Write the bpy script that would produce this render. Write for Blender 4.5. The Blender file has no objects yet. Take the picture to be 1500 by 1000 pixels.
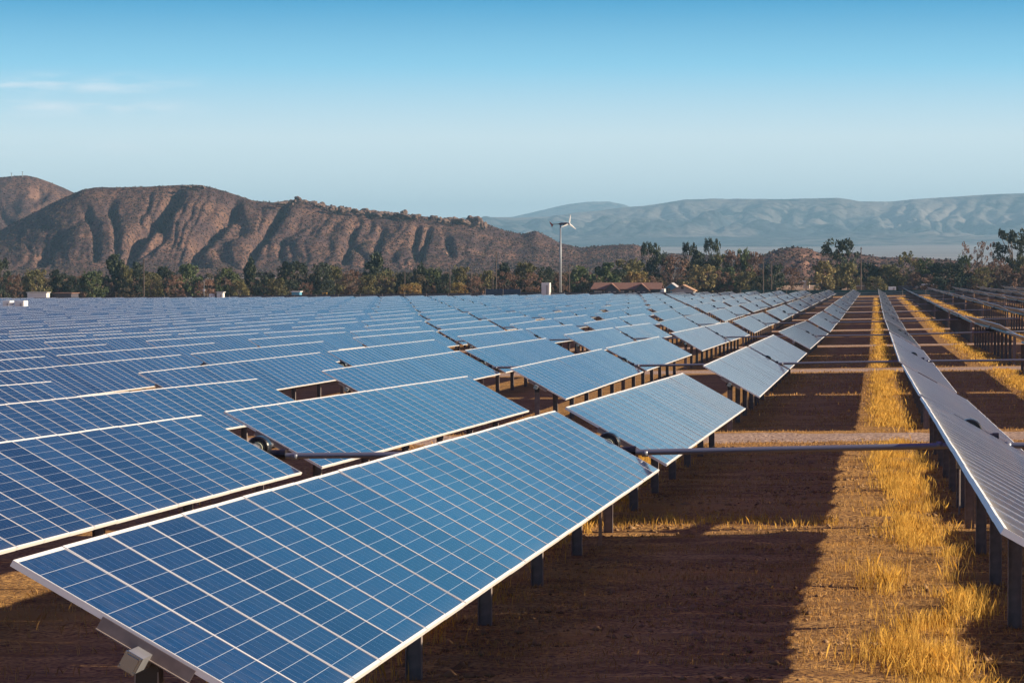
import bpy, bmesh, math, random
import numpy as np
from math import radians, sin, cos, tan, atan, atan2, pi, sqrt
from mathutils import Matrix, Vector, Euler
random.seed(7); RNG = np.random.default_rng(7)
S = bpy.context.scene; COL = S.collection; D = bpy.data

# ------------------------------------------------------------------ camera
FPX, HZ, YAW = 3906.0, 370.0, radians(7.75)
PITCH = atan((500 - HZ) / FPX)
CAMZ = 4.0
cam = D.cameras.new("camera"); cam.sensor_width = 36.0; cam.lens = FPX / 1500 * 36
cam.clip_start = 0.5; cam.clip_end = 80000
camo = D.objects.new("camera", cam); COL.objects.link(camo)
camo.location = (0, 0, CAMZ); camo.rotation_euler = (pi / 2 - PITCH, 0, YAW)
S.camera = camo

# ------------------------------------------------------------------ light
EXPO = 0.85
S.view_settings.view_transform = 'Standard'; S.view_settings.look = 'None'
S.view_settings.exposure = EXPO; S.view_settings.gamma = 1.0
SUN_AZ, SUN_EL = radians(91), radians(20.8)      # azimuth clockwise from +Y
sd = D.lights.new("sun", 'SUN'); sd.energy = 5.0; sd.angle = radians(0.5); sd.color = (1.0, 0.82, 0.60)
so = D.objects.new("sun", sd); COL.objects.link(so)
SUNV = Vector((sin(SUN_AZ) * cos(SUN_EL), cos(SUN_AZ) * cos(SUN_EL), sin(SUN_EL)))
so.rotation_euler = SUNV.to_track_quat('Z', 'Y').to_euler(); so.location = (60, -20, 60)

W = D.worlds.new("World"); S.world = W; W.use_nodes = True
nt = W.node_tree; N = nt.nodes; L = nt.links; N.clear()
def wn(t, **k):
    n = N.new(t)
    for a, b in k.items(): setattr(n, a, b)
    return n
wout = wn('ShaderNodeOutputWorld'); bg = wn('ShaderNodeBackground'); bg.inputs[1].default_value = 0.1
sky = wn('ShaderNodeTexSky'); sky.sky_type = 'NISHITA'; sky.sun_disc = False
sky.sun_elevation = SUN_EL; sky.sun_rotation = SUN_AZ
tc = wn('ShaderNodeTexCoord'); sx = wn('ShaderNodeSeparateXYZ'); L.new(tc.outputs['Generated'], sx.inputs[0])
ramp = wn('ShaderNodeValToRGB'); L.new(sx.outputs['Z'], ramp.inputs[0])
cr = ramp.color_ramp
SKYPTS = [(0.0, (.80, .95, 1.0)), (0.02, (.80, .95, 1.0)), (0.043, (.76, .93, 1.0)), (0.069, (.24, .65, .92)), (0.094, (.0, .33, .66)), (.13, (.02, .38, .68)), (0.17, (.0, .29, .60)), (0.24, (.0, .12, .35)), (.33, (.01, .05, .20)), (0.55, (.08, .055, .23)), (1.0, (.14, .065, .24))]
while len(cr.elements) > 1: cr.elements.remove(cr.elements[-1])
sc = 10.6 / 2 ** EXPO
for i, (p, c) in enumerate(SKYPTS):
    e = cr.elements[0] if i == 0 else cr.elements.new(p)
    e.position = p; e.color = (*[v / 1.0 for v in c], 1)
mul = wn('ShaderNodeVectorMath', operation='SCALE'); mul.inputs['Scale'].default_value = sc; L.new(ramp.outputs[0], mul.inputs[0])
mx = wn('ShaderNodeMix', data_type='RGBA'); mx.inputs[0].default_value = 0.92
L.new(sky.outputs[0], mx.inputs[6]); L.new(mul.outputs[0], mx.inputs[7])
# thin cirrus far to the left, a property of the sky itself
mp = wn('ShaderNodeMapping'); L.new(tc.outputs['Generated'], mp.inputs[0]); mp.inputs['Scale'].default_value = (30, 30, 170)
nz = wn('ShaderNodeTexNoise'); nz.inputs['Scale'].default_value = 1.6; nz.inputs['Detail'].default_value = 7; L.new(mp.outputs[0], nz.inputs[0])
nr = wn('ShaderNodeMapRange'); L.new(nz.outputs[0], nr.inputs[0]); nr.inputs[1].default_value = .44; nr.inputs[2].default_value = .70
az = wn('ShaderNodeMapRange'); L.new(sx.outputs['X'], az.inputs[0]); az.inputs[1].default_value = -.235; az.inputs[2].default_value = -.285; az.interpolation_type = 'SMOOTHSTEP'
def band(lo, mid, hi):
    a = wn('ShaderNodeMapRange', interpolation_type='SMOOTHSTEP'); L.new(sx.outputs['Z'], a.inputs[0]); a.inputs[1].default_value = lo; a.inputs[2].default_value = mid
    b = wn('ShaderNodeMapRange', interpolation_type='SMOOTHSTEP'); L.new(sx.outputs['Z'], b.inputs[0]); b.inputs[1].default_value = hi; b.inputs[2].default_value = mid
    m = wn('ShaderNodeMath', operation='MULTIPLY'); L.new(a.outputs[0], m.inputs[0]); L.new(b.outputs[0], m.inputs[1]); return m
b1 = band(.056, .062, .068); b2 = band(.048, .054, .058)
b3 = band(.034, .0385, .043)
ad = wn('ShaderNodeMath', operation='ADD'); L.new(b1.outputs[0], ad.inputs[0]); L.new(b2.outputs[0], ad.inputs[1])
b3m = wn('ShaderNodeMath', operation='MULTIPLY'); L.new(b3.outputs[0], b3m.inputs[0]); b3m.inputs[1].default_value = .5
ad2 = wn('ShaderNodeMath', operation='ADD'); L.new(ad.outputs[0], ad2.inputs[0]); L.new(b3m.outputs[0], ad2.inputs[1])
m1 = wn('ShaderNodeMath', operation='MULTIPLY'); L.new(ad2.outputs[0], m1.inputs[0]); L.new(nr.outputs[0], m1.inputs[1])
m2 = wn('ShaderNodeMath', operation='MULTIPLY', use_clamp=True); L.new(m1.outputs[0], m2.inputs[0]); L.new(az.outputs[0], m2.inputs[1])
m3 = wn('ShaderNodeMath', operation='MULTIPLY'); L.new(m2.outputs[0], m3.inputs[0]); m3.inputs[1].default_value = .5
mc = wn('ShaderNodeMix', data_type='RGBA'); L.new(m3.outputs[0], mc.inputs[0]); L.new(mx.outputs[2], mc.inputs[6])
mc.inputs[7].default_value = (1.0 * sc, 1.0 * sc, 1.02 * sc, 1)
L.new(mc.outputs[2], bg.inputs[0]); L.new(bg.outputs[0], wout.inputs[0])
try:
    S.cycles.use_denoising = True; S.cycles.denoiser = 'OPENIMAGEDENOISE'
    S.cycles.max_bounces = 6; S.cycles.volume_bounces = 0; S.cycles.transparent_max_bounces = 8
except Exception: pass

# ------------------------------------------------------------------ layout of the land
X0, PIT, CS, HUB = -4.33, 5.94, 0.0192, 1.55
_PY = np.array([-60, 0, 15.1, 43, 73.3, 81.5, 109.5, 138.6, 146.5, 174.6, 204.3, 211.5, 239.5, 270.1, 340, 660, 760, 1000, 1500, 3000, 5000, 9000, 10200, 13000, 40000], float)
_PZ = np.array([-.3, -1.93, -2.33, -3.05, -3.77, -3.92, -4.31, -4.71, -4.78, -5.18, -5.65, -5.75, -5.98, -6.34, -6.85, -9.45, -9.75, -10, -12, -28, -32, 12, 28, 40, 60], float)
def zc(Y): return np.interp(Y, _PY, _PZ) + CAMZ
def zrow(X, Y):
    d = np.asarray(X, float) - X0
    return zc(Y) + CS * 150 * np.tanh(d / 150)
def gz(X, Y): return zrow(X, Y) - HUB
def px(x, Y):                                    # sideways place of image column x at distance Y
    return Y * tan(atan((x - 750) / FPX) - YAW)
def pz(y, Y): return CAMZ - (y - HZ) / FPX * Y

# ------------------------------------------------------------------ noise
def _hash(i, j, s):
    n = (i * 374761393 + j * 668265263 + s * 982451653) & 0xFFFFFFFF
    n = ((n ^ (n >> 13)) * 1274126177) & 0xFFFFFFFF
    return ((n ^ (n >> 16)) & 0xFFFF) / 65535.0
def vnoise(x, y, s=0):
    x = np.asarray(x, float); y = np.asarray(y, float); x, y = np.broadcast_arrays(x, y)
    xi = np.floor(x).astype(np.int64); yi = np.floor(y).astype(np.int64); fx = x - xi; fy = y - yi
    fx = fx * fx * fx * (fx * (fx * 6 - 15) + 10); fy = fy * fy * fy * (fy * (fy * 6 - 15) + 10)
    a = _hash(xi, yi, s); b = _hash(xi + 1, yi, s); c = _hash(xi, yi + 1, s); d = _hash(xi + 1, yi + 1, s)
    return ((a * (1 - fx) + b * fx) * (1 - fy) + (c * (1 - fx) + d * fx) * fy) * 2 - 1
def fbm(x, y, s=0, o=4, g=.5):
    t = 0; a = 1
    for k in range(o): t = t + a * vnoise(np.asarray(x) * 2 ** k, np.asarray(y) * 2 ** k, s + k * 17); a *= g
    return t

# ------------------------------------------------------------------ materials
def mat(name, col, rough=.7, metal=0., spec=.5, var=None, bump=None, objvar=0., translucent=0.):
    m = D.materials.new(name); m.use_nodes = True; t = m.node_tree; b = t.nodes['Principled BSDF']
    b.inputs['Base Color'].default_value = (*col, 1); b.inputs['Roughness'].default_value = rough
    b.inputs['Metallic'].default_value = metal; b.inputs['Specular IOR Level'].default_value = spec
    src = None
    co = t.nodes.new('ShaderNodeTexCoord')
    if var:                                       # var = (scale, second colour, contrast)
        n = t.nodes.new('ShaderNodeTexNoise'); n.inputs['Scale'].default_value = var[0]; n.inputs['Detail'].default_value = 6
        t.links.new(co.outputs['Object'], n.inputs[0])
        r = t.nodes.new('ShaderNodeMapRange'); r.inputs[1].default_value = .5 - var[2]; r.inputs[2].default_value = .5 + var[2]; t.links.new(n.outputs[0], r.inputs[0])
        x = t.nodes.new('ShaderNodeMix'); x.data_type = 'RGBA'; t.links.new(r.outputs[0], x.inputs[0])
        x.inputs[6].default_value = (*col, 1); x.inputs[7].default_value = (*var[1], 1); src = x.outputs[2]
    if objvar:
        oi = t.nodes.new('ShaderNodeObjectInfo'); hs = t.nodes.new('ShaderNodeHueSaturation')
        r = t.nodes.new('ShaderNodeMapRange'); r.inputs[3].default_value = 1 - objvar; r.inputs[4].default_value = 1 + objvar
        t.links.new(oi.outputs['Random'], r.inputs[0]); t.links.new(r.outputs[0], hs.inputs['Value'])
        if src: t.links.new(src, hs.inputs['Color'])
        else: hs.inputs['Color'].default_value = (*col, 1)
        src = hs.outputs[0]
    if src: t.links.new(src, b.inputs['Base Color'])
    if bump:
        n = t.nodes.new('ShaderNodeTexNoise'); n.inputs['Scale'].default_value = bump[0]; n.inputs['Detail'].default_value = 5
        t.links.new(co.outputs['Object'], n.inputs[0])
        bp = t.nodes.new('ShaderNodeBump'); bp.inputs['Strength'].default_value = bump[1]; t.links.new(n.outputs[0], bp.inputs['Height']); t.links.new(bp.outputs[0], b.inputs['Normal'])
    if translucent:
        tr = t.nodes.new('ShaderNodeBsdfTranslucent'); ms = t.nodes.new('ShaderNodeMixShader'); ms.inputs[0].default_value = translucent
        if src: t.links.new(src, tr.inputs[0])
        else: tr.inputs[0].default_value = (*col, 1)
        o = t.nodes['Material Output']; t.links.new(b.outputs[0], ms.inputs[1]); t.links.new(tr.outputs[0], ms.inputs[2]); t.links.new(ms.outputs[0], o.inputs[0])
    return m

M = {}
M['alu'] = mat('aluminium_frame', (.85, .84, .81), .45, .15, .5)
M['galv'] = mat('galvanised_steel', (.26, .22, .205), .65, .2, .5, var=(9, (.18, .15, .145), .16))
M['tube'] = mat('tube_steel', (.34, .35, .37), .45, .5, .5, var=(4, (.24, .25, .28), .2))
M['cap'] = mat('polished_cap', (.34, .34, .34), .25, .95)
M['black'] = mat('black_paint', (.015, .017, .022), .28)
M['gear'] = mat('worm_gear_housing', (.34, .37, .30), .5, .2)
M['shaft'] = mat('drive_shaft_steel', (.24, .26, .31), .45, .5)
M['back'] = mat('backsheet', (.50, .48, .46), .6)
M['wood'] = mat('pole_wood', (.075, .055, .05), .9, var=(3, (.12, .09, .075), .2))
M['white'] = mat('white_paint', (.78, .78, .76), .5, var=(.6, (.68, .68, .66), .2))
M['whitepole'] = mat('pale_steel', (.27, .30, .33), .45, .2)
M['red'] = mat('red_vane', (.33, .06, .03), .5)
M['roofbrown'] = mat('brown_roof', (.22, .115, .085), .85, var=(1.5, (.16, .085, .06), .2))
M['wallcream'] = mat('cream_wall', (.48, .43, .37), .8)
M['walldark'] = mat('dark_siding', (.06, .055, .075), .8)
M['wallblue'] = mat('blue_siding', (.10, .32, .48), .7)
M['wallgrey'] = mat('grey_siding', (.38, .36, .35), .8)
M['roofgrey'] = mat('grey_roof', (.42, .42, .43), .8)
M['rooftan'] = mat('tan_roof_trim', (.42, .26, .16), .8)
M['glass'] = mat('window_glass', (.05, .06, .07), .1)
M['bluefence'] = mat('blue_fence', (.03, .05, .10), .7)
M['fabric'] = mat('dark_green_screen', (.014, .055, .058), .85, var=(.35, (.022, .07, .066), .2))
M['bark'] = mat('bark', (.10, .075, .06), .95, var=(2, (.16, .125, .10), .2))
M['yellow'] = mat('yellow_paint', (.45, .25, .03), .6)
M['rubber'] = mat('tyre_rubber', (.02, .02, .02), .9)
M['rock'] = mat('granite_boulder', (.185, .118, .09), .95, var=(1.4, (.085, .058, .05), .12), bump=(.5, .6))
LEAF = {}
for k, c, c2 in [('pine', (0.039, 0.055, 0.039), (0.078, 0.086, 0.047)), ('dark', (0.036, 0.049, 0.036), (0.069, 0.076, 0.047)), ('olive', (0.113, 0.112, 0.047), (0.189, 0.157, 0.070)),
                 ('green', (0.068, 0.094, 0.041), (0.121, 0.138, 0.058)), ('bare', (0.174, 0.105, 0.080), (0.250, 0.157, 0.109)), ('gold', (0.26, 0.210, 0.070), (0.288, 0.164, 0.065)),
                 ('pale', (0.212, 0.183, 0.084), (0.302, 0.242, 0.109)), ('thicket', (0.076, 0.066, 0.044), (0.136, 0.105, 0.065)), ('brush', (0.143, 0.089, 0.067), (0.227, 0.145, 0.103))]:
    LEAF[k] = mat('leaf_' + k, c, .8, 0, .2, var=(1.3, c2, .12), objvar=.22, translucent=.18)

# solar glass: UV runs 0..12 along the module and 0..6 across it, one unit per cell
def solar_glass():
    m = D.materials.new('solar_cells'); m.use_nodes = True; t = m.node_tree; b = t.nodes['Principled BSDF']; n = t.nodes.new; l = t.links.new
    uv = n('ShaderNodeUVMap'); s = n('ShaderNodeSeparateXYZ'); l(uv.outputs[0], s.inputs[0])
    def line(sock, mult, width):
        a = n('ShaderNodeMath'); a.operation = 'MULTIPLY'; a.inputs[1].default_value = mult; l(sock, a.inputs[0])
        p = n('ShaderNodeMath'); p.operation = 'PINGPONG'; p.inputs[1].default_value = .5; l(a.outputs[0], p.inputs[0])
        r = n('ShaderNodeMath'); r.operation = 'LESS_THAN'; r.inputs[1].default_value = width; l(p.outputs[0], r.inputs[0]); return r.outputs[0]
    lu = line(s.outputs[0], 1, .011); lv = line(s.outputs[1], 1, .010); lb = line(s.outputs[1], 3, .035)
    at = n('ShaderNodeAttribute'); at.attribute_name = 'module_tone'
    oi = n('ShaderNodeObjectInfo'); su = n('ShaderNodeMath'); su.operation = 'ADD'; l(at.outputs['Fac'], su.inputs[0]); l(oi.outputs['Random'], su.inputs[1])
    fr = n('ShaderNodeMath'); fr.operation = 'FRACT'; l(su.outputs[0], fr.inputs[0])
    cell = n('ShaderNodeMix'); cell.data_type = 'RGBA'; l(fr.outputs[0], cell.inputs[0])
    cell.inputs[6].default_value = (.002, .008, .040, 1); cell.inputs[7].default_value = (.006, .036, .112, 1)
    wno = n('ShaderNodeTexNoise'); wno.inputs['Scale'].default_value = 2.2; wno.inputs['Detail'].default_value = 3; l(uv.outputs[0], wno.inputs[0])
    hs = n('ShaderNodeHueSaturation'); l(cell.outputs[2], hs.inputs['Color'])
    mr = n('ShaderNodeMapRange'); mr.inputs[1].default_value = .35; mr.inputs[2].default_value = .65; mr.inputs[3].default_value = .82; mr.inputs[4].default_value = 1.2; l(wno.outputs[0], mr.inputs[0]); l(mr.outputs[0], hs.inputs['Value'])
    c1 = n('ShaderNodeMix'); c1.data_type = 'RGBA'; c1.inputs[7].default_value = (.022, .065, .16, 1); l(hs.outputs[0], c1.inputs[6]); l(lb, c1.inputs[0])
    mxl = n('ShaderNodeMath'); mxl.operation = 'MULTIPLY'; mxl.inputs[1].default_value = .35; l(lv, mxl.inputs[0])
    mm = n('ShaderNodeMath'); mm.operation = 'MAXIMUM'; l(lu, mm.inputs[0]); l(mxl.outputs[0], mm.inputs[1])
    c2 = n('ShaderNodeMix'); c2.data_type = 'RGBA'; c2.inputs[7].default_value = (.55, .58, .62, 1); l(c1.outputs[2], c2.inputs[6]); l(mm.outputs[0], c2.inputs[0])
    # thin uneven dust, heavier towards the low edge where rain leaves it
    co2 = n('ShaderNodeTexCoord'); dn = n('ShaderNodeTexNoise'); dn.inputs['Scale'].default_value = 1.1; dn.inputs['Detail'].default_value = 8
    dm = n('ShaderNodeMapping'); dm.inputs['Scale'].default_value = (.35, 1.6, 1); l(uv.outputs[0], dm.inputs[0]); l(dm.outputs[0], dn.inputs[0])
    dr = n('ShaderNodeMapRange'); dr.inputs[1].default_value = .42; dr.inputs[2].default_value = .75; dr.inputs[4].default_value = .10; l(dn.outputs[0], dr.inputs[0])
    de = n('ShaderNodeMapRange'); de.inputs[1].default_value = 11.2; de.inputs[2].default_value = 12; de.inputs[4].default_value = .12; l(s.outputs[0], de.inputs[0])
    da = n('ShaderNodeMath'); da.operation = 'ADD'; l(dr.outputs[0], da.inputs[0]); l(de.outputs[0], da.inputs[1])
    db = n('ShaderNodeMath'); db.operation = 'MULTIPLY'; l(fr.outputs[0], db.inputs[0]); l(da.outputs[0], db.inputs[1])
    c3 = n('ShaderNodeMix'); c3.data_type = 'RGBA'; c3.inputs[7].default_value = (.34, .31, .27, 1); l(c2.outputs[2], c3.inputs[6]); l(db.outputs[0], c3.inputs[0])
    l(c3.outputs[2], b.inputs['Base Color'])
    b.inputs['Roughness'].default_value = .06; b.inputs['IOR'].default_value = 1.5
    b.inputs['Sheen Weight'].default_value = 1.0; b.inputs['Sheen Roughness'].default_value = .15; b.inputs['Sheen Tint'].default_value = (1, .97, .9, 1)
    bp = n('ShaderNodeBump'); bp.inputs['Strength'].default_value = .015; bp.inputs['Distance'].default_value = .02
    co = n('ShaderNodeTexCoord'); no = n('ShaderNodeTexNoise'); no.inputs['Scale'].default_value = 1.6; no.inputs['Detail'].default_value = 1
    l(co.outputs['Object'], no.inputs[0]); l(no.outputs[0], bp.inputs['Height']); l(bp.outputs[0], b.inputs['Normal'])
    return m
M['cells'] = solar_glass()

# ------------------------------------------------------------------ mesh helpers
class MB:
    """collects shapes; build() links them as ONE mesh object"""
    def __init__(s): s.v = []; s.f = []; s.m = []; s.uv = {}; s.tone = {}
    def add(s, v, f, mi=0):
        o = len(s.v); s.v += [tuple(p) for p in v]; s.f += [tuple(i + o for i in q) for q in f]; s.m += [mi] * len(f)
    def box(s, c, d, mi=0, T=None):
        x, y, z = [q / 2 for q in d]; P = [Vector((c[0] + a * x, c[1] + b * y, c[2] + e * z)) for a in (-1, 1) for b in (-1, 1) for e in (-1, 1)]
        if T is not None: P = [T @ p for p in P]
        s.add(P, [(0, 1, 3, 2), (4, 6, 7, 5), (0, 4, 5, 1), (2, 3, 7, 6), (0, 2, 6, 4), (1, 5, 7, 3)], mi)
    def tube(s, pts, rad, n=8, mi=0, cap=True):
        pts = [Vector(p) for p in pts]
        if not hasattr(rad, '__len__'): rad = [rad] * len(pts)
        o = len(s.v); rings = []
        for i, p in enumerate(pts):
            d = (pts[min(i + 1, len(pts) - 1)] - pts[max(i - 1, 0)]).normalized()
            u = d.cross(Vector((0, 0, 1)));
            if u.length < .1: u = d.cross(Vector((0, 1, 0)))
            u.normalize(); w = d.cross(u)
            for k in range(n): a = 2 * pi * k / n; s.v.append(tuple(p + (u * cos(a) + w * sin(a)) * rad[i]))
        for i in range(len(pts) - 1):
            for k in range(n):
                a = o + i * n + k; b = o + i * n + (k + 1) % n; s.f.append((a, b, b + n, a + n)); s.m.append(mi)
        if cap:
            s.f.append(tuple(o + k for k in range(n))[::-1]); s.m.append(mi)
            s.f.append(tuple(o + (len(pts) - 1) * n + k for k in range(n))); s.m.append(mi)
    def mesh(s, name, mats, smooth=False):
        me = D.meshes.new(name); me.from_pydata(s.v, [], s.f)
        for m in mats: me.materials.append(m)
        me.polygons.foreach_set('material_index', s.m)
        if smooth: me.polygons.foreach_set('use_smooth', [True] * len(me.polygons))
        me.update(); return me
    def build(s, name, mats, parent=None, smooth=False):
        return link(name, s.mesh(name, mats if isinstance(mats, (list, tuple)) else [mats], smooth), parent)
def link(name, me, parent=None, loc=None, rot=None, scale=None):
    o = D.objects.new(name, me); COL.objects.link(o)
    if parent: o.parent = parent
    if loc is not None: o.location = loc
    if rot is not None: o.rotation_euler = rot
    if scale is not None: o.scale = scale
    return o
def tag(o, label=None, cat=None, group=None, kind=None):
    if label: o['label'] = label
    if cat: o['category'] = cat
    if group: o['group'] = group
    if kind: o['kind'] = kind
    return o
def empty(name, loc, rz=0):
    o = link(name, None, None, loc, (0, 0, rz)); o.empty_display_size = .3; return o
def npmesh(name, V, F, mat_, smooth=True):
    me = D.meshes.new(name); V = np.asarray(V, np.float32); F = np.asarray(F, np.int32); k = F.shape[1]
    me.vertices.add(len(V)); me.vertices.foreach_set('co', V.ravel())
    me.loops.add(F.size); me.loops.foreach_set('vertex_index', F.ravel())
    me.polygons.add(len(F)); me.polygons.foreach_set('loop_start', np.arange(0, F.size, k, dtype=np.int32))
    me.polygons.foreach_set('loop_total', np.full(len(F), k, np.int32))
    if smooth: me.polygons.foreach_set('use_smooth', np.ones(len(F), bool))
    me.materials.append(mat_); me.update(calc_edges=True); return me
def gridfaces(nr, nc):
    i = np.arange(nr - 1)[:, None] * nc + np.arange(nc - 1)[None]; i = i.ravel()
    return np.stack([i, i + 1, i + nc + 1, i + nc], 1)
ORD = ['zeroth', 'first', 'second', 'third', 'fourth', 'fifth', 'sixth', 'seventh', 'eighth', 'ninth', 'tenth', 'eleventh', 'twelfth', 'thirteenth', 'fourteenth', 'fifteenth', 'sixteenth', 'seventeenth', 'eighteenth', 'nineteenth', 'twentieth']
def ordn(n):
    if n <= 20: return ORD[n]
    t = {2: 'twent', 3: 'thirt', 4: 'fort', 5: 'fift', 6: 'sixt', 7: 'sevent', 8: 'eight', 9: 'ninet'}[n // 10]
    return t + 'ieth' if n % 10 == 0 else t + 'y-' + ORD[n % 10]

# ------------------------------------------------------------------ ground
def ground_material():
    m = D.materials.new('dry_field'); m.use_nodes = True; t = m.node_tree; b = t.nodes['Principled BSDF']; n = t.nodes.new; l = t.links.new
    g = n('ShaderNodeNewGeometry'); s = n('ShaderNodeSeparateXYZ'); l(g.outputs['Position'], s.inputs[0])
    def noise(sc, det=6, scale=(1, 1, 1)):
        mp_ = n('ShaderNodeMapping'); mp_.inputs['Scale'].default_value = scale; l(g.outputs['Position'], mp_.inputs[0])
        q = n('ShaderNodeTexNoise'); q.inputs['Scale'].default_value = sc; q.inputs['Detail'].default_value = det; l(mp_.outputs[0], q.inputs[0]); return q.outputs[0]
    def rng(sock, a, c, lo=0., hi=1.):
        r = n('ShaderNodeMapRange'); r.inputs[1].default_value = a; r.inputs[2].default_value = c; r.inputs[3].default_value = lo; r.inputs[4].default_value = hi; l(sock, r.inputs[0]); return r.outputs[0]
    def mix(f, a, c):
        x = n('ShaderNodeMix'); x.data_type = 'RGBA'; l(f, x.inputs[0])
        for k, q in ((6, a), (7, c)):
            if isinstance(q, tuple): x.inputs[k].default_value = (*q, 1)
            else: l(q, x.inputs[k])
        return x.outputs[2]
    def math(op, a, c=None):
        x = n('ShaderNodeMath'); x.operation = op
        for k, q in ((0, a), (1, c)):
            if q is None: continue
            if isinstance(q, (int, float)): x.inputs[k].default_value = q
            else: l(q, x.inputs[k])
        return x.outputs[0]
    straw = mix(rng(noise(1.6, 9, (.75, 1.5, 1)), .36, .62), (.30, .162, .055), (.56, .325, .11))
    straw = mix(rng(noise(17, 8, (1, 1.3, 1)), .42, .64), straw, (.15, .082, .045))
    straw = mix(rng(noise(.33, 4, (.3, 1.3, 1)), .52, .68), straw, (.42, .24, .08))
    # gravel lanes across the rows, between the tracker units
    yy = math('ADD', s.outputs['Y'], math('MULTIPLY', math('SUBTRACT', noise(.5, 3), .5), 1.6))
    u = math('FRACT', math('DIVIDE', math('SUBTRACT', yy, 75.4), 65.2))
    lane = math('MULTIPLY', math('LESS_THAN', u, .072), math('LESS_THAN', s.outputs['Y'], 665))
    gravel = mix(rng(noise(9, 6), .38, .64), (.27, .19, .145), (.58, .43, .31))
    base = mix(lane, straw, gravel)
    # desert land beyond the field, pale with scrub
    desert = mix(rng(noise(.05, 8), .42, .62), (.46, .33, .21), (.30, .21, .135))
    base = mix(rng(s.outputs['Y'], 690, 760), base, desert)
    plain = mix(rng(noise(.004, 6, (.25, 1.5, 1)), .4, .62), (.30, .27, .24), (.20, .18, .165))
    base = mix(rng(s.outputs['Y'], 2500, 4000), base, plain)
    l(base, b.inputs['Base Color']); b.inputs['Roughness'].default_value = .95; b.inputs['Specular IOR Level'].default_value = .1
    bp = n('ShaderNodeBump'); bp.inputs['Strength'].default_value = .9; bp.inputs['Distance'].default_value = .06
    l(noise(9, 9, (1, 1.4, 1)), bp.inputs['Height']); l(bp.outputs[0], b.inputs['Normal'])
    return m
ys = np.concatenate([np.arange(-40, 12, 4), np.arange(12, 100, .35), np.arange(100, 300, 2), np.arange(300, 780, 6), np.geomspace(780, 42000, 70)])
xs = np.concatenate([-np.geomspace(14000, 300, 34), np.arange(-290, -20, 6), np.arange(-20, 10, .35), np.arange(10, 60, 4), np.geomspace(64, 14000, 40)])
XX, YY = np.meshgrid(xs, ys); ZZ = gz(XX, YY)
near = np.clip((130 - YY) / 60, 0, 1) * np.clip((YY - 8) / 6, 0, 1)
ZZ = ZZ + near * (.035 * fbm(XX * .9, YY * 2.2, 3) + .03 * fbm(XX * .25, YY * .8, 9))
ground = link('ground', npmesh('ground', np.stack([XX, YY, ZZ], -1).reshape(-1, 3), gridfaces(len(ys), len(xs)), ground_material()))
tag(ground, kind='structure')

# ------------------------------------------------------------------ solar trackers
LEN, WID, PITCHM, NMOD = 1.975, 0.981, 0.990, 28
TILT = radians(28.9)
STARTS = [15.62, 81.6, 146.5, 211.5] + [276.6 + 65 * k for k in range(6)]
WINGL = NMOD * PITCHM; GAP = 1.62

def module_geo(mb, T, tone, low=False):
    """one framed module: glass, aluminium rim, backsheet"""
    hx, hy, rx, ry, th = LEN / 2, WID / 2, .026, .013, .042
    def tv(ps): return [T @ Vector(p) for p in ps]
    o = len(mb.v); fi = len(mb.f)
    mb.add(tv([(-hx + rx, -hy + ry, -.004), (hx - rx, -hy + ry, -.004), (hx - rx, hy - ry, -.004), (-hx + rx, hy - ry, -.004)]), [(0, 1, 2, 3)], 0)
    mb.uv[fi] = [(0, 0), (12, 0), (12, 6), (0, 6)]; mb.tone[fi] = tone
    O = [(-hx, -hy), (hx, -hy), (hx, hy), (-hx, hy)]; I = [(-hx + rx, -hy + ry), (hx - rx, -hy + ry), (hx - rx, hy - ry), (-hx + rx, hy - ry)]
    P = [(a, b, 0) for a, b in O] + [(a, b, 0) for a, b in I] + [(a, b, -.004) for a, b in I] + [(a, b, -th) for a, b in O]
    F = []
    for k in range(4):
        j = (k + 1) % 4
        F += [(k, j, 4 + j, 4 + k), (12 + j, j, k, 12 + k)]
        if not low: F += [(4 + k, 4 + j, 8 + j, 8 + k)]
    mb.add(tv(P), F, 1)
    mb.add(tv([(a, b, -th) for a, b in O]), [(3, 2, 1, 0)], 2)
def finish_uv(mb, me):
    uv = me.uv_layers.new(name='UVMap'); at = me.attributes.new('module_tone', 'FLOAT', 'FACE')
    for fi, q in mb.uv.items():
        p = me.polygons[fi]
        for k, li in enumerate(p.loop_indices): uv.data[li].uv = q[k]
        at.data[fi].value = mb.tone[fi]
MODM = [M['cells'], M['alu'], M['back']]
_mb = MB(); module_geo(_mb, Matrix(), 0.); MODULE = _mb.mesh('module', MODM); finish_uv(_mb, MODULE)

def post_geo(mb, T, h, mi=0):
    # wide-flange steel pile: flanges face the aisles
    mb.box((0, 0, (h - .4) / 2), (.135, .008, h + .4 - .002), mi, T)
    for sx_ in (-1, 1): mb.box((sx_ * .0725, 0, (h - .4) / 2), (.009, .10, h + .4), mi, T)
TUBE_OFF = .118          # tube axis below the module face
TUBE = .102
HT = HUB - TUBE_OFF * cos(TILT)
def post_mesh():
    mb = MB(); post_geo(mb, Matrix(), HT - .10); return mb.mesh('post', [M['galv']])
def bearing_mesh():
    mb = MB()
    mb.box((0, 0, -.12), (.16, .09, .10)); mb.tube([(0, -.05, 0), (0, .05, 0)], .105, 14); mb.box((0, 0, .0), (.25, .05, .05))
    return mb.mesh('bearing', [M['black']])
POSTM, BEARM = post_mesh(), bearing_mesh()
def ring_mesh():
    mb = MB(); mb.tube([(0, -.13, 0), (0, -.10, 0), (0, .10, 0), (0, .13, 0)], [.175, .195, .195, .175], 28)
    mb.tube([(0, -.17, 0), (0, .17, 0)], .12, 16)
    return mb.mesh('drive_ring', [M['black']])
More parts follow.
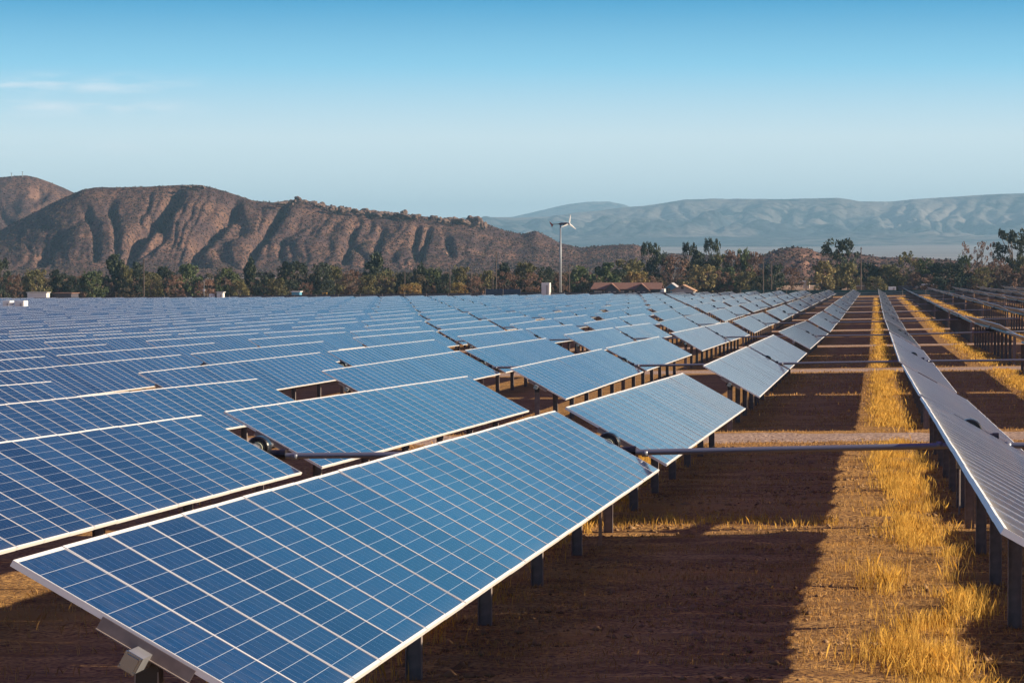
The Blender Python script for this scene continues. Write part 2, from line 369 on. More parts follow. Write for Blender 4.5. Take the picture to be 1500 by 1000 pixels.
def worm_mesh():
    mb = MB(); mb.tube([(-.40, 0, -.12), (.42, 0, -.12)], .075, 12); mb.box((0, 0, -.16), (.34, .20, .16))
    mb.box((-.05, -.15, -.05), (.20, .10, .15)); mb.tube([(.36, 0, -.12), (.46, 0, -.12)], .09, 12)
    mb.tube([(0, -.22, 0), (0, -.13, 0)], .10, 14, 1); mb.box((-.10, -.17, .02), (.10, .08, .12), 1)
    return mb.mesh('worm_gear', [M['black'], M['gear']])
RINGM, WORMM = ring_mesh(), worm_mesh()
def capm():
    mb = MB(); mb.box((0, 0, 0), (.112, .02, .112)); mb.box((0, -.016, 0), (.085, .02, .085)); [mb.tube([(a, -.01, b), (a, -.022, b)], .009, 6) for a in (-.048, .048) for b in (-.048, .048)]; return mb.mesh('tube_cap', [M['cap']])
CAPM = capm()
def bracketm():
    mb = MB(); mb.box((0, 0, -.062), (.66, .006, .085)); mb.box((0, .028, -.104), (.66, .05, .006)); mb.box((0, -.013, -.104), (.66, .02, .006)); return mb.mesh('end_bracket', [M['galv']])
BRACKM = bracketm()

def wing_info(k, w):
    y0 = STARTS[k] + (WINGL + GAP) * w; y1 = y0 + WINGL
    za, zb = float(zc(y0)), float(zc(y1)); return y0, y1, za, (zb - za) / (y1 - y0)
def frame_at(k, w, tilt):
    y0, y1, za, sl = wing_info(k, w)
    return y0, y1, za, sl, Matrix.Rotation(atan(sl), 4, 'X') @ Matrix.Rotation(tilt, 4, 'Y')
def post_ys(k):
    s0 = STARTS[k]; d = (WINGL - .15) / 6.0
    c = s0 + WINGL + GAP / 2
    a = [s0 + .15 + (c - s0 - .15) * i / 6 for i in range(6)]
    b = [c + (s0 + 2 * WINGL + GAP - .15 - c) * i / 6 for i in range(1, 7)]
    return a + [c] + b
_cache = {}
def wing_tube(mb, k, w, zr, yc, R, mi=0):
    y0, y1, za, sl, _ = frame_at(k, w, TILT)
    off = Matrix.Rotation(TILT, 3, 'Y') @ Vector((0, 0, -TUBE_OFF))
    e0, e1 = (y0 - .24, y1 + GAP / 2 - .17) if w == 0 else (y0 - GAP / 2 + .17, y1 + .24)
    T = Matrix.Translation((off.x, (e0 + e1) / 2 - yc, za + sl * ((e0 + e1) / 2 - y0) - zr + off.z)) @ R
    mb.box((0, 0, 0), (TUBE, e1 - e0, TUBE), mi, T)
    return T, e0, e1
def unit_parts(k):
    """shared meshes of tracker unit k (all rows follow the same lie of the land)"""
    if k in _cache: return _cache[k]
    yc = STARTS[k] + WINGL + GAP / 2; zr = float(zc(yc)) - HUB
    tabs, tubes = [], []
    for w in (0, 1):
        y0, y1, za, sl, R = frame_at(k, w, TILT)
        mb = MB(); rr = random.Random(k * 7 + w)
        for i in range(NMOD):
            y = y0 + (i + .5) * PITCHM
            module_geo(mb, Matrix.Translation((0, y - yc, za + sl * (y - y0) - zr)) @ R, rr.random(), True)
        tabs.append(mb)
        mt = MB(); wing_tube(mt, k, w, zr, yc, R); tubes.append(mt)
    _cache[k] = dict(yc=yc, zr=zr, tabs=tabs, tubes=tubes, mesh={}); return _cache[k]
def unit_mesh(k, what):
    u = unit_parts(k)
    if what not in u['mesh']:
        if what.startswith('tab'):
            mb = u['tabs'][int(what[3])]; me = mb.mesh('module_table', MODM); finish_uv(mb, me)
        elif what.startswith('tub'):
            me = u['tubes'][int(what[3])].mesh('torque_tube', [M['tube']])
        else:                                     # whole tracker in one mesh for the far field
            mb = MB(); o = 0
            for t in u['tabs']:
                fo = len(mb.f); mb.add(t.v, t.f, 0); mb.m[fo:] = t.m
                for a, q in t.uv.items(): mb.uv[fo + a] = q; mb.tone[fo + a] = t.tone[a]
            for t in u['tubes']: mb.add(t.v, t.f, 3)
            for y in post_ys(k): post_geo(mb, Matrix.Translation((0, y - u['yc'], float(zc(y)) - HUB - u['zr'])), HT - .05, 3)
            mb.tube([(0, -.13, HT), (0, .13, HT)], .24, 12, 4)
            me = mb.mesh('solar_tracker', MODM + [M['galv'], M['black']]); finish_uv(mb, me)
        u['mesh'][what] = me
    return u['mesh'][what]

def bump(row, k):                             # rows right of the aisle stand a little higher
    return {(-1, 0): .16, (-1, 1): .06}.get((row, k), 0) if row >= -1 or (k < 2 and row > -4) else .2
TG = 'solar trackers standing in rows across the field'
def make_tracker(row, k, label, tier):
    """row 0 = first row left of the aisle, negative rows lie to its right"""
    u = unit_parts(k); X = X0 - PIT * row; dz = float(zrow(X, 0) - zc(0))
    rr = random.Random(row * 131 + k * 17)
    tw = radians(rr.gauss(0, .35)) if (row, k) not in ((0, 0), (-1, 0), (0, 1)) else 0
    loc = (X, u['yc'], u['zr'] + dz + bump(row, k))
    if tier == 3:
        o = link('solar_tracker', unit_mesh(k, 'all'), None, loc, (0, tw, 0)); tag(o, label, 'solar tracker', TG); return o
    r = empty('solar_tracker', loc); tag(r, label, 'solar tracker', TG); r.rotation_euler = (0, tw, 0)
    offv = Matrix.Rotation(TILT, 3, 'Y') @ Vector((0, 0, -TUBE_OFF))
    for w in (0, 1):
        y0, y1, za, sl, R = frame_at(k, w, TILT)
        if tier == 1:
            for i in range(NMOD):
                y = y0 + (i + .5) * PITCHM
                Rm = R @ Matrix.Rotation(radians(rr.gauss(0, .10)), 4, 'X') @ Matrix.Rotation(radians(rr.gauss(0, .12)), 4, 'Y')
                link('module', MODULE, r, (0, y - u['yc'], za + sl * (y - y0) - u['zr']), Rm.to_euler())
            for e, sg in ((y0, 1), (y1, -1)):
                p = R @ Vector((0, 0, 0))
                link('end_bracket', BRACKM, r, (0, e - u['yc'] - sg * .004, za + sl * (e - y0) - u['zr']), (R @ Matrix.Rotation(0 if sg > 0 else pi, 4, 'Z')).to_euler() if sg > 0 else R.to_euler())
            tu = link('torque_tube', unit_mesh(k, 'tub%d' % w), r)
            e = y0 - .252 if w == 0 else y1 + .252
            link('tube_cap', CAPM, tu, (offv.x, e - u['yc'], za + sl * (e - y0) - u['zr'] + offv.z), R.to_euler() if w == 0 else (R @ Matrix.Rotation(pi, 4, 'Z')).to_euler())
        else:
            link('module_table', unit_mesh(k, 'tab%d' % w), r); link('torque_tube', unit_mesh(k, 'tub%d' % w), r)
    c = u['yc']
    for y in post_ys(k):
        p = link('post', POSTM, r, (offv.x, y - c, float(zc(y)) - HUB - u['zr']))
        if tier == 1 and abs(y - c) > .1: link('bearing', BEARM, p, (0, 0, HT))
    dr = link('slew_drive', WORMM, r, (offv.x, 0, HT)); link('drive_ring', RINGM, dr)
    return r

# which trackers the picture shows
def project(P):
    x, y, z = P[0], P[1], P[2] - CAMZ
    r = x * cos(YAW) + y * sin(YAW); d = -x * sin(YAW) + y * cos(YAW)
    d2 = d * cos(PITCH) - z * sin(PITCH); u2 = z * cos(PITCH) + d * sin(PITCH)
    return 750 + FPX * r / d2, 500 - FPX * u2 / d2, d2
cands = []
for row in range(-9, 42):
    X = X0 - PIT * row
    for k in range(len(STARTS)):
        a, b = STARTS[k], STARTS[k] + 2 * WINGL + GAP
        pts = [project((X + s_ * .9, y, float(zrow(X, y)) - s_ * .45)) for s_ in (-1, 1) for y in np.linspace(a, b, 9)]
        ins = [p for p in pts if -10 < p[0] < 1510 and p[1] < 1010]
        size = (max(p[0] for p in ins) - min(p[0] for p in ins)) * (max(p[1] for p in ins) - min(p[1] for p in ins)) if ins else 0
        close = [p for p in pts if -70 < p[0] < 1560]
        if ins: cands.append((size, row, k, True))
        elif close or (row in (-2, -3) and k < 3): cands.append((0, row, k, False))
cands.sort(key=lambda c: -c[0])
seen = {}
for s_, row, k, vis in sorted(cands, key=lambda c: (c[1], c[2])):
    if vis: seen.setdefault(row, []).append(k)
SPECIAL = {(0, 0): 'large blue solar tracker filling the foreground, nearest one left of the grassy aisle',
           (1, 0): 'blue solar tracker cut by the left frame edge behind the largest foreground one',
           (-1, 0): 'pale grey solar tracker seen edge-on at the lower right, nearest right of the aisle',
           (0, 1): 'pale blue solar tracker second along the row left of the grassy aisle, past the gravel'}
n1 = 0
for i, (s_, row, k, vis) in enumerate(cands):
    side = 'left' if row >= 0 else 'right'; rn = row + 1 if row >= 0 else -row
    if vis:
        j = seen[row].index(k) + 1; tot = len(seen[row])
        lab = SPECIAL.get((row, k)) or (('dark-backed ' if row < -1 else 'blue ') + f'solar tracker, {ordn(j)} in view along the {ordn(rn)} row {side} of the grassy aisle')
    else:
        lab = f'solar tracker just out of view, number {k + 1} along the {ordn(rn)} row {side} of the aisle'
        lab = f'solar tracker standing outside the frame, {ordn(k + 1)} along the {ordn(rn)} row {side} of the aisle'
    tier = 1 if (i < 40 and vis) else (2 if (i < 95 or (row < 0 and vis) or (row == 0)) else 3)
    if (row in (-2, -3) and not vis): tier = 2
    make_tracker(row, k, lab, tier)
print('trackers', len(cands), 'in view', sum(c[3] for c in cands))

# long rotating shafts that link the drives of all rows
for k in range(len(STARTS)):
    yc = STARTS[k] + WINGL + GAP / 2
    rows = [r for (_, r, kk, v) in cands if kk == k]
    r0, r1 = min(rows), max(rows)
    mb = MB(); pts = []
    for r in range(r1, r0 - 1, -1):
        X = X0 - PIT * r; pts.append((X, yc, float(zrow(X, yc)) - HUB + HT - .15 + .45 * bump(r, k)))
    if len(pts) > 1:
        mb.tube(pts, .052, 10)
        for p in pts:
            for s_ in (-1, 1): mb.tube([(p[0] + s_ * .50, p[1], p[2]), (p[0] + s_ * .60, p[1], p[2])], .060, 10)
        o = mb.build('drive_shaft', M['shaft'], smooth=True)
        tag(o, f'grey steel drive shaft crossing the aisle at hub height, {ordn(k + 1)} from the camera', 'drive shaft', 'drive shafts linking the tracker rows')
# small grey box on the post of the near right row, and a stake under the big table
o = empty('junction_box', (X0 + PIT - .13, 47.2, float(gz(X0 + PIT, 47.2))))
mb = MB(); mb.box((0, 0, .95), (.12, .16, .26)); mb.build('box', M['cap'], o)
mb = MB(); mb.tube([(0, 0, -.1), (0, 0, .83)], .018, 8); mb.build('conduit', M['galv'], o)
tag(o, 'small silver junction box on a conduit beside a post of the near right row', 'junction box')
o = MB(); o.box((0, 0, .40), (.05, .05, 1.0)); o = o.build('marker_stake', M['rooftan']); o.location = (X0 + .1, 41.3, float(gz(X0, 41.3)))
tag(o, 'short pale wooden stake under the low edge of the foreground tracker', 'stake')

# ------------------------------------------------------------------ hills and mountains
def outline(pts):
    p = np.array(pts, float); return lambda x: np.interp(x, p[:, 0], p[:, 1])
def hill_material(name, c1, c2, c3, sc):
    m = D.materials.new(name); m.use_nodes = True; t = m.node_tree; b = t.nodes['Principled BSDF']; n = t.nodes.new; l = t.links.new
    g = n('ShaderNodeNewGeometry')
    def noise(s_, det=8):
        q = n('ShaderNodeTexNoise'); q.inputs['Scale'].default_value = s_; q.inputs['Detail'].default_value = det; l(g.outputs['Position'], q.inputs[0]); return q.outputs[0]
    def rng(k, a, c):
        r = n('ShaderNodeMapRange'); r.inputs[1].default_value = a; r.inputs[2].default_value = c; l(k, r.inputs[0]); return r.outputs[0]
    def mix(f, a, c):
        x = n('ShaderNodeMix'); x.data_type = 'RGBA'; l(f, x.inputs[0])
        for k, q in ((6, a), (7, c)):
            if isinstance(q, tuple): x.inputs[k].default_value = (*q, 1)
            else: l(q, x.inputs[k])
        return x.outputs[2]
    col = mix(rng(noise(sc * .06), .40, .62), c1, c2)
    col = mix(rng(noise(sc, 4), .50, .60), col, c3)          # dark scrub dots
    at = n('ShaderNodeAttribute'); at.attribute_name = 'bare'
    col = mix(at.outputs['Fac'], col, tuple(min(1, v * 1.35) for v in c2))
    l(col, b.inputs['Base Color']); b.inputs['Roughness'].default_value = 1; b.inputs['Specular IOR Level'].default_value = 0.05
    bp = n('ShaderNodeBump'); bp.inputs['Strength'].default_value = .8; bp.inputs['Distance'].default_value = 1.6 * .35 / sc
    l(noise(sc * .8, 5), bp.inputs['Height']); l(bp.outputs[0], b.inputs['Normal'])
    return m
def build_hill(name, x0, x1, dx, ridge, foot_y, r0, r1, gul, seed, material, face=.22, fan=.07, rough=1., carve=(), patches=(), back=500, rows=70):
    us = np.arange(x0, x1 + dx, dx); yr = ridge(us)
    ts = np.concatenate([np.linspace(0, face, 16)[:-1], np.linspace(face, 1, rows), 1 + np.linspace(.03, 1, 14)])
    U, T = np.meshgrid(us, ts); YR = yr[None, :] + 0 * T
    th = np.arctan((U - 750) / FPX) - YAW
    R = np.where(T <= 1, r0 + (r1 - r0) * np.minimum(T, 1), r1 + back * (T - 1))
    zr = CAMZ - (YR - HZ) / FPX * r1; zf = CAMZ - (foot_y - HZ) / FPX * r0
    EXPN = 1.3 if r1 < 4000 else 1.08
    rise = np.maximum(zr - zf, 2)
    tf = np.clip(T / face, 0, 1); tg = np.clip((T - face) / (1 - face), 0, 1)
    H = zf + rise * (fan * tf ** 1.7 + (1 - fan) * (tg ** EXPN))
    H = np.where(T > 1, zr - (zr - zf) * (T - 1) ** 1.3, H)
    um = (U - 750) / FPX * r1                             # metres along the hill
    sc_, dep = gul
    warp = 20 * fbm(um / (sc_ * 2.4), tg * 1.1, seed + 3, 4) * sc_ / 34
    def ridged(x, y, s): return 1 - np.abs(vnoise(x, y, s))
    g1 = ridged((um + warp * 1.6 + (tg - .5) * 18) / sc_, tg * .45 + 3, seed) ** 2.6
    g2 = ridged((um + warp) / (sc_ * .43), tg * .9, seed + 5) ** 2.2
    env = np.sin(np.clip(tg ** .9, 0, 1) * pi) ** .9 * (T <= 1)
    amp = dep * np.clip(rise / rise.max(), .15, 1)
    patch = .14 + .72 * np.clip(.4 + 1.0 * vnoise(um / (sc_ * 2.3), tg * .7, seed + 40), 0, 1)
    env2 = np.clip(tg * 3.5, 0, 1) * np.clip((1.0 - tg) * 5, 0, 1) * (T <= 1)
    H = H - amp * patch * (env * g1 + .5 * env2 * g2)
    g3 = ridged((um + warp * .7) / (sc_ * .19), tg * 1.5, seed + 61) ** 2
    H = H - .26 * amp * env2 * g3 * (rough < 2)
    H = H + (rough * 1.5 if r1 > 4000 else rough) * amp * .16 * fbm(um / (sc_ * .35), tg * 6, seed + 9, 4) * np.clip(tg * (1.02 - tg) * 4, 0, 1) * (T <= 1)
    H = H + rough * amp * .5 * fbm(um / (sc_ * 3), tg * 1.5, seed + 19, 2) * env
    if R.max() < 4000: H = H + .55 * fbm(um / 5, tg * 45, seed + 81, 3) * np.clip(tg * 8, .3, 1) * (T <= .995)
    bare = np.zeros_like(H)
    imgy = HZ - (H - CAMZ) / R * FPX
    for pts, depth, width in carve:                        # gullies drawn by hand: (image x, slope fraction)
        best = np.full(H.shape, 1e9)
        p = np.array(pts, float)
        for a, b in zip(p[:-1], p[1:]):
            ax, ay, bx, by = a[0], a[1] * 90, b[0], b[1] * 90
            s_ = np.clip(((U - ax) * (bx - ax) + (tg * 90 - ay) * (by - ay)) / ((bx - ax) ** 2 + (by - ay) ** 2), 0, 1)
            best = np.minimum(best, np.hypot(U - ax - s_ * (bx - ax), tg * 90 - ay - s_ * (by - ay)))
        H = H - depth * np.exp(-(best / width) ** 2) * (T > face) * np.clip((1 - tg) * 12, 0, 1) * np.clip(tg * 6, 0, 1)
    if name == 'mountains': bare = .8 * np.clip(1.8 * fbm(um / 520, tg * 3.2, 91, 4) - .25, 0, 1) * (tg > 0)  # mountains: pale sunlit patches put into the colour, spread by noise
    for (cx_, cy_, rx_, ry_) in patches:
        d = ((U - cx_) / rx_) ** 2 + ((tg - cy_) / ry_) ** 2 + .9 * fbm(U / rx_, tg / ry_, 77, 3)
        bare = np.maximum(bare, np.clip(1.4 - d, 0, 1))
    tracks = np.abs(tg - .30 - .10 * np.sin(um / 60) - .04 * fbm(um / 30, 0 * um, 5, 2)) < .012
    bare = np.maximum(bare, .55 * tracks * (vnoise(um / 70, 0 * um + .3, 8) > .0))
    V = np.stack([R * np.sin(th), R * np.cos(th), H], -1)
    me = npmesh(name, V.reshape(-1, 3), gridfaces(len(ts), len(us)), material)
    a = me.attributes.new('bare', 'FLOAT', 'POINT'); a.data.foreach_set('value', bare.ravel().astype(np.float32)); HILLS[name] = (V, T)
    o = link(name, me); tag(o, kind='structure'); return o
HILLS = {}
hm = hill_material('hill_scrub', (.088, .058, .058), (.168, .100, .074), (.038, .027, .032), .35)
RIDGE_MAIN = outline([(-200, 420), (-60, 372), (0, 338), (40, 318), (75, 300), (108, 285), (120, 280), (140, 276), (180, 275.5), (230, 274), (265, 272), (290, 272), (310, 275), (340, 284), (370, 294), (400, 297), (425, 294), (445, 293), (470, 299), (490, 304), (520, 308), (560, 311), (600, 315), (640, 319), (670, 321), (700, 325), (715, 329), (740, 338), (765, 343), (785, 338), (800, 345), (820, 356), (850, 363), (870, 361), (900, 359), (930, 358), (945, 364), (960, 372), (985, 372), (1020, 373), (1100, 376), (1160, 388), (1240, 405)])
CARVE = [([(260, .92), (235, .66), (200, .42), (187, .25), (190, .12)], 11, 7), ([(345, .88), (318, .62), (290, .42), (284, .28), (300,   .1)], 10, 7), ([(415, .9), (395, .66), (372, .4), (362, .2)], 9, 6),
         ([(130, .75), (142, .5), (140, .3)], 6, 5), ([(165, .8), (172, .5), (170, .25)], 6, 5), ([(85, .55), (60, .3)], 8, 7), ([(520, .75), (512, .5), (505, .25)], 7, 5), ([(560, .75), (552, .45)], 6, 5), ([(612, .8), (606, .5), (612, .3)], 8, 5), ([(628, .8), (620, .5), (617, .3)], 7, 4), ([(655, .7), (662, .4)], 6, 5)]
PATCH = [(139, .62, 7, .05), (598, .16, 14, .06), (648, .2, 12, .06), (660, .42, 8, .04), (745, .55, 16, .1), (710, .5, 18, .06), (380, .2, 20, .06)]
build_hill('hills', -200, 1240, 2.2, RIDGE_MAIN, 406, 1650, 2100, (40, 8.5), 4, hm, carve=CARVE, patches=PATCH)
build_hill('far_hill', -380, 330, 2.6, outline([(-380, 300), (-200, 280), (-100, 268), (0, 262), (20, 260), (40, 259), (55, 262), (75, 269), (95, 277), (110, 284), (140, 290), (200, 310), (330, 345)]), 395, 2300, 2750, (48, 14), 21, hm, patches=[(62, .62, 16, .08), (48, .5, 12, .06), (50, .85, 10, .05)])
build_hill('low_hills', 1060, 1700, 2.4, outline([(1060, 392), (1085, 384), (1110, 376), (1130, 369), (1150, 363.5), (1165, 362), (1180, 364), (1200, 370), (1225, 372), (1260, 372), (1290, 377), (1340, 377), (1395, 381), (1450, 390), (1500, 396), (1700, 405)]), 414, 980, 1400, (26, 4.5), 33, hm, patches=[(1178, .55, 7, .3), (1185, .2, 10, .2), (1195, .8, 9, .06)])
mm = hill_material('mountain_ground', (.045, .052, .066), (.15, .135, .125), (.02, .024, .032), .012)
RM = outline([(300, 335), (560, 325), (715, 318), (760, 319), (800, 318), (840, 312), (880, 308), (910, 304), (940, 302), (985, 296), (1005, 293), (1040, 291), (1100, 292), (1200, 291), (1230, 291.5), (1260, 296), (1300, 296), (1340, 292), (1400, 289), (1450, 287), (1500, 286), (1600, 284), (1900, 288)])
build_hill('mountains', 300, 1900, 3.2, RM, 360, 10200, 13500, (480, 95), 52, mm, face=.30, fan=.16, rough=1.9, back=3000, rows=110)
build_hill('far_mountains', 500, 1250, 4, outline([(500, 325), (700, 319), (750, 318), (790, 309), (830, 300), (860, 296), (890, 295), (915, 300), (940, 310), (980, 320), (1250, 330)]), 350, 16500, 19000, (1100, 90), 63, mm, face=.4, fan=.3, back=2500, rows=40)

# scrub on the near slopes
SC = []
for nm_, n_ in (('hills', 34000), ('low_hills', 5000), ('far_hill', 5000)):
    V_, T_g = HILLS[nm_]; ok = np.argwhere(T_g[:-1, :-1] <= 1.0); ok = ok[RNG.integers(0, len(ok), n_)]; i_, j_ = ok[:, 0], ok[:, 1]
    a_, b_ = RNG.uniform(0, 1, (2, n_, 1)); SC.append(V_[i_, j_] * (1 - a_) * (1 - b_) + V_[i_ + 1, j_] * a_ * (1 - b_) + V_[i_, j_ + 1] * (1 - a_) * b_ + V_[i_ + 1, j_ + 1] * a_ * b_)
SC = np.concatenate(SC); n_ = len(SC); V_ = []
for k in range(4):
    d_ = RNG.normal(size=(n_, 3)); d_ /= np.linalg.norm(d_, axis=1)[:, None]; e_ = np.cross(d_, RNG.normal(size=(n_, 3))); e_ /= np.linalg.norm(e_, axis=1)[:, None]
    s_ = RNG.uniform(.18, .62, (n_, 1)); p_ = SC + np.array([0, 0, .25]) + RNG.normal(0, .25, (n_, 3)); V_.append(np.stack([p_ - d_ * s_, p_ + e_ * s_, p_ + d_ * s_, p_ - e_ * s_], 1).reshape(-1, 3))
V_ = np.concatenate(V_); LEAF['scrub'] = mat('leaf_scrub', (.055, .042, .038), .9, 0, .1, var=(.2, (.11, .078, .06), .12))
tag(link('hillside_scrub', npmesh('hillside_scrub', V_, np.arange(len(V_)).reshape(-1, 4), LEAF['scrub'], False)), 'dark low desert scrub dotted over the brown hillsides', 'scrub', kind='stuff')
# boulders along the crest
def boulder_mesh(seed):
    """an outcrop: several angular blocks weathered out of one ledge"""
    bm = bmesh.new(); rr = random.Random(seed)
    for k in range(rr.randint(4, 7)):
        ret = bmesh.ops.create_icosphere(bm, subdivisions=2, radius=1); o = rr.random() * 50
        T = Matrix.Translation((rr.uniform(-.75, .75), rr.uniform(-.6, .6), rr.uniform(-.35, .35))) @ Euler((rr.uniform(-.5, .5), rr.uniform(-.5, .5), rr.uniform(0, 6))).to_matrix().to_4x4() @ Matrix.Diagonal((rr.uniform(.3, .6), rr.uniform(.3, .55), rr.uniform(.35, .85), 1))
        for v in ret['verts']:
            p = v.co.copy(); m_ = max(abs(p.x), abs(p.y), abs(p.z)); p = p.lerp(p / m_, .45)
            v.co = T @ (p * (1 + .22 * float(vnoise(p.x * 1.6 + o, p.y * 1.6 + p.z * 1.9, seed))))
    me = D.meshes.new('boulder'); bm.to_mesh(me); bm.free(); me.materials.append(M['rock']); return me
BOULD = [boulder_mesh(s_) for s_ in range(7)]
RR_ = random.Random(3)
rk = [(286, 5, 4), (297, 4, 4), (411, 6, 5), (420, 4, 3), (436, 5, 5), (446, 8, 6), (456, 5, 4), (466, 6, 6), (481, 8, 9), (488, 5, 6), (497, 5, 6), (503, 7, 9), (509, 5, 6), (521, 6, 8), (530, 5, 5), (540, 7, 7), (549, 5, 6), (563, 5, 5), (575, 6, 6), (584, 6, 8), (591, 6, 9), (599, 5, 6), (606, 6, 7), (612, 4, 6), (633, 6, 5), (643, 5, 6), (652, 7, 7), (661, 6, 6), (668, 6, 9), (679, 4, 5), (690, 6, 10), (699, 7, 9), (706, 7, 10)]
rk = sorted(rk + [(RR_.uniform(270, 300), RR_.uniform(3, 6), RR_.uniform(2, 4)) for _ in range(5)] + [(RR_.uniform(462, 612), RR_.uniform(4, 8), RR_.uniform(2, 6)) for _ in range(26)] + [(RR_.uniform(640, 708), RR_.uniform(4, 8), RR_.uniform(2, 6)) for _ in range(10)] + [(RR_.uniform(410, 465), RR_.uniform(3, 6), RR_.uniform(2, 4)) for _ in range(6)])
for i, (x, w, h) in enumerate(rk):
    r = 2096 - (i * 37 % 5) * 7; th = atan((x - 750) / FPX) - YAW
    z = CAMZ - (float(RIDGE_MAIN(x)) + 2.0 - HZ) / FPX * r
    sw = w / FPX * r * RR_.uniform(.7, 1.5); sh = h / FPX * r * RR_.uniform(.45, 1.0)
    o = link('boulder', BOULD[i * 3 % 7], None, (r * sin(th), r * cos(th), z + sh * RR_.uniform(-.35, .2)), (RR_.uniform(-.4, .4), RR_.uniform(-.4, .4), i * 1.3), (sw, sw * 1.2, sh))
    tag(o, f'brown granite boulder on the crest of the scrub hill, {ordn(i + 1)} from the left', 'boulder', 'boulders along the hill crest')
for i, (x, h, y) in enumerate([(18, 5, 261), (34, 6, 260)]):
    r = 2745; th = atan((x - 750) / FPX) - YAW; mb = MB(); mb.tube([(0, 0, -1), (0, 0, h / FPX * r)], .35, 6); mb.box((0, 0, h / FPX * r), (1.6, .5, .5))
    o = mb.build('antenna_mast', M['whitepole']); o.location = (r * sin(th), r * cos(th), CAMZ - (y - HZ) / FPX * r)
    tag(o, ['thin antenna mast on the far left summit, the left one of two', 'thin antenna mast on the far left summit, the right one of two'][i], 'antenna', 'antenna masts on the summit')

# ------------------------------------------------------------------ trees
def leaf_cloud(rr, centres, radii, per, size, flat=1.0):
    V, F = [], []
    c = np.repeat(np.asarray(centres), per, 0); rd = np.repeat(np.asarray(radii), per)
    n = len(c); u = rr.normal(size=(n, 3)); u /= np.linalg.norm(u, axis=1)[:, None]
    p = c + u * (rd * rr.uniform(.25, 1, n) ** .5)[:, None] * np.array([1, 1, flat])
    a = rr.normal(size=(n, 3)); a /= np.linalg.norm(a, axis=1)[:, None]
    b = np.cross(a, rr.normal(size=(n, 3))); b /= np.linalg.norm(b, axis=1)[:, None]
    s_ = size * rr.uniform(.6, 1.5, n)[:, None]
    V = np.stack([p - a * s_, p + b * s_ * .8, p + a * s_, p - b * s_ * .5], 1).reshape(-1, 3)
    F = np.arange(n * 4).reshape(-1, 4); return V, F
def crown(kind, seed):
    """unit-height tree crown in an uneven clumpy outline: z from about .1 to 1, half width about .5"""
    rr = np.random.default_rng(seed); C, R = [], []
    if kind == 'pine':
        for z in np.linspace(.28, .95, 9):
            wmax = .44 * (1 - z) ** .5 * rr.uniform(.7, 1.15) + .06
            for k in range(int(3 + 5 * (1 - z))):
                a = rr.uniform(0, 2 * pi); d = wmax * rr.uniform(.25, 1)
                C.append((d * cos(a), d * sin(a), z + rr.normal() * .03)); R.append(rr.uniform(.07, .12))
        C.append((rr.normal() * .03, 0, .96)); R.append(.06); V, F = leaf_cloud(rr, C, R, 60, .034)
    elif kind == 'umbrella':                     # big open pine: clumps on rising limbs, gaps between
        for k in range(40):
            a = rr.uniform(0, 2 * pi); z = rr.uniform(.34, .95); d = .5 * sqrt(rr.uniform(.03, 1)) * (1.08 - .55 * abs(z - .7) / .3)
            C.append((d * cos(a), d * sin(a), z)); R.append(rr.uniform(.06, .125))
        V, F = leaf_cloud(rr, C, R, 55, .026, .8)
    elif kind == 'bare':
        for k in range(60):
            a = rr.uniform(0, 2 * pi); z = rr.uniform(.18, 1); d = .46 * sqrt(rr.uniform(0, 1)) * sqrt(max(.05, 1 - ((z - .5) / .55) ** 2))
            C.append((d * cos(a), d * sin(a), z)); R.append(rr.uniform(.05, .09))
        V, F = leaf_cloud(rr, C, R, 26, .026)
    elif kind == 'sparse':
        for k in range(34):
            a = rr.uniform(0, 2 * pi); z = rr.uniform(.4, 1); d = .5 * sqrt(rr.uniform(0, 1))
            C.append((d * cos(a), d * sin(a), z - .25 * d)); R.append(rr.uniform(.035, .075))
        V, F = leaf_cloud(rr, C, R, 30, .02)
    else:
        for k in range(46):
            a = rr.uniform(0, 2 * pi); z = rr.uniform(.1, .94); d = .47 * sqrt(rr.uniform(.1, 1)) * sqrt(max(.08, 1 - ((z - .46) / .56) ** 2))
            C.append((d * cos(a), d * sin(a), z)); R.append(rr.uniform(.08, .15))
        V, F = leaf_cloud(rr, C, R, 55, .034)
    return V, F
def trunk_mesh(kind, seed):
    rr = random.Random(seed); mb = MB()
    top = .8 if kind in ('pine', 'umbrella', 'sparse') else .6
    k1 = (rr.uniform(-.03, .03), rr.uniform(-.03, .03))
    mb.tube([(0, 0, -.04), (k1[0], k1[1], top * .4), (k1[0] * 2, 0, top * .75), (0, 0, top)], [.024, .019, .012, .005], 7)
    for i in range(9 if kind != 'pine' else 5):
        a = rr.uniform(0, 2 * pi); z = rr.uniform(.18, top * .8); d = rr.uniform(.25, .42)
        mb.tube([(k1[0], k1[1], z), (d * .5 * cos(a), d * .5 * sin(a), z + .12), (d * cos(a), d * sin(a), z + .30 * rr.uniform(.6, 1.3))], [.011, .008, .003], 5)
    return mb.mesh('trunk', [M['bark']], True)
_cr = {}
def crown_me(kind, seed, leaf):
    key = (kind, seed, leaf)
    if key not in _cr: V, F = crown(kind, seed); _cr[key] = npmesh('crown', V, F, LEAF[leaf], False)
    return _cr[key]
_tr = {}
def trunk_me(kind, seed):
    if (kind, seed) not in _tr: _tr[kind, seed] = trunk_mesh(kind, seed)
    return _tr[kind, seed]
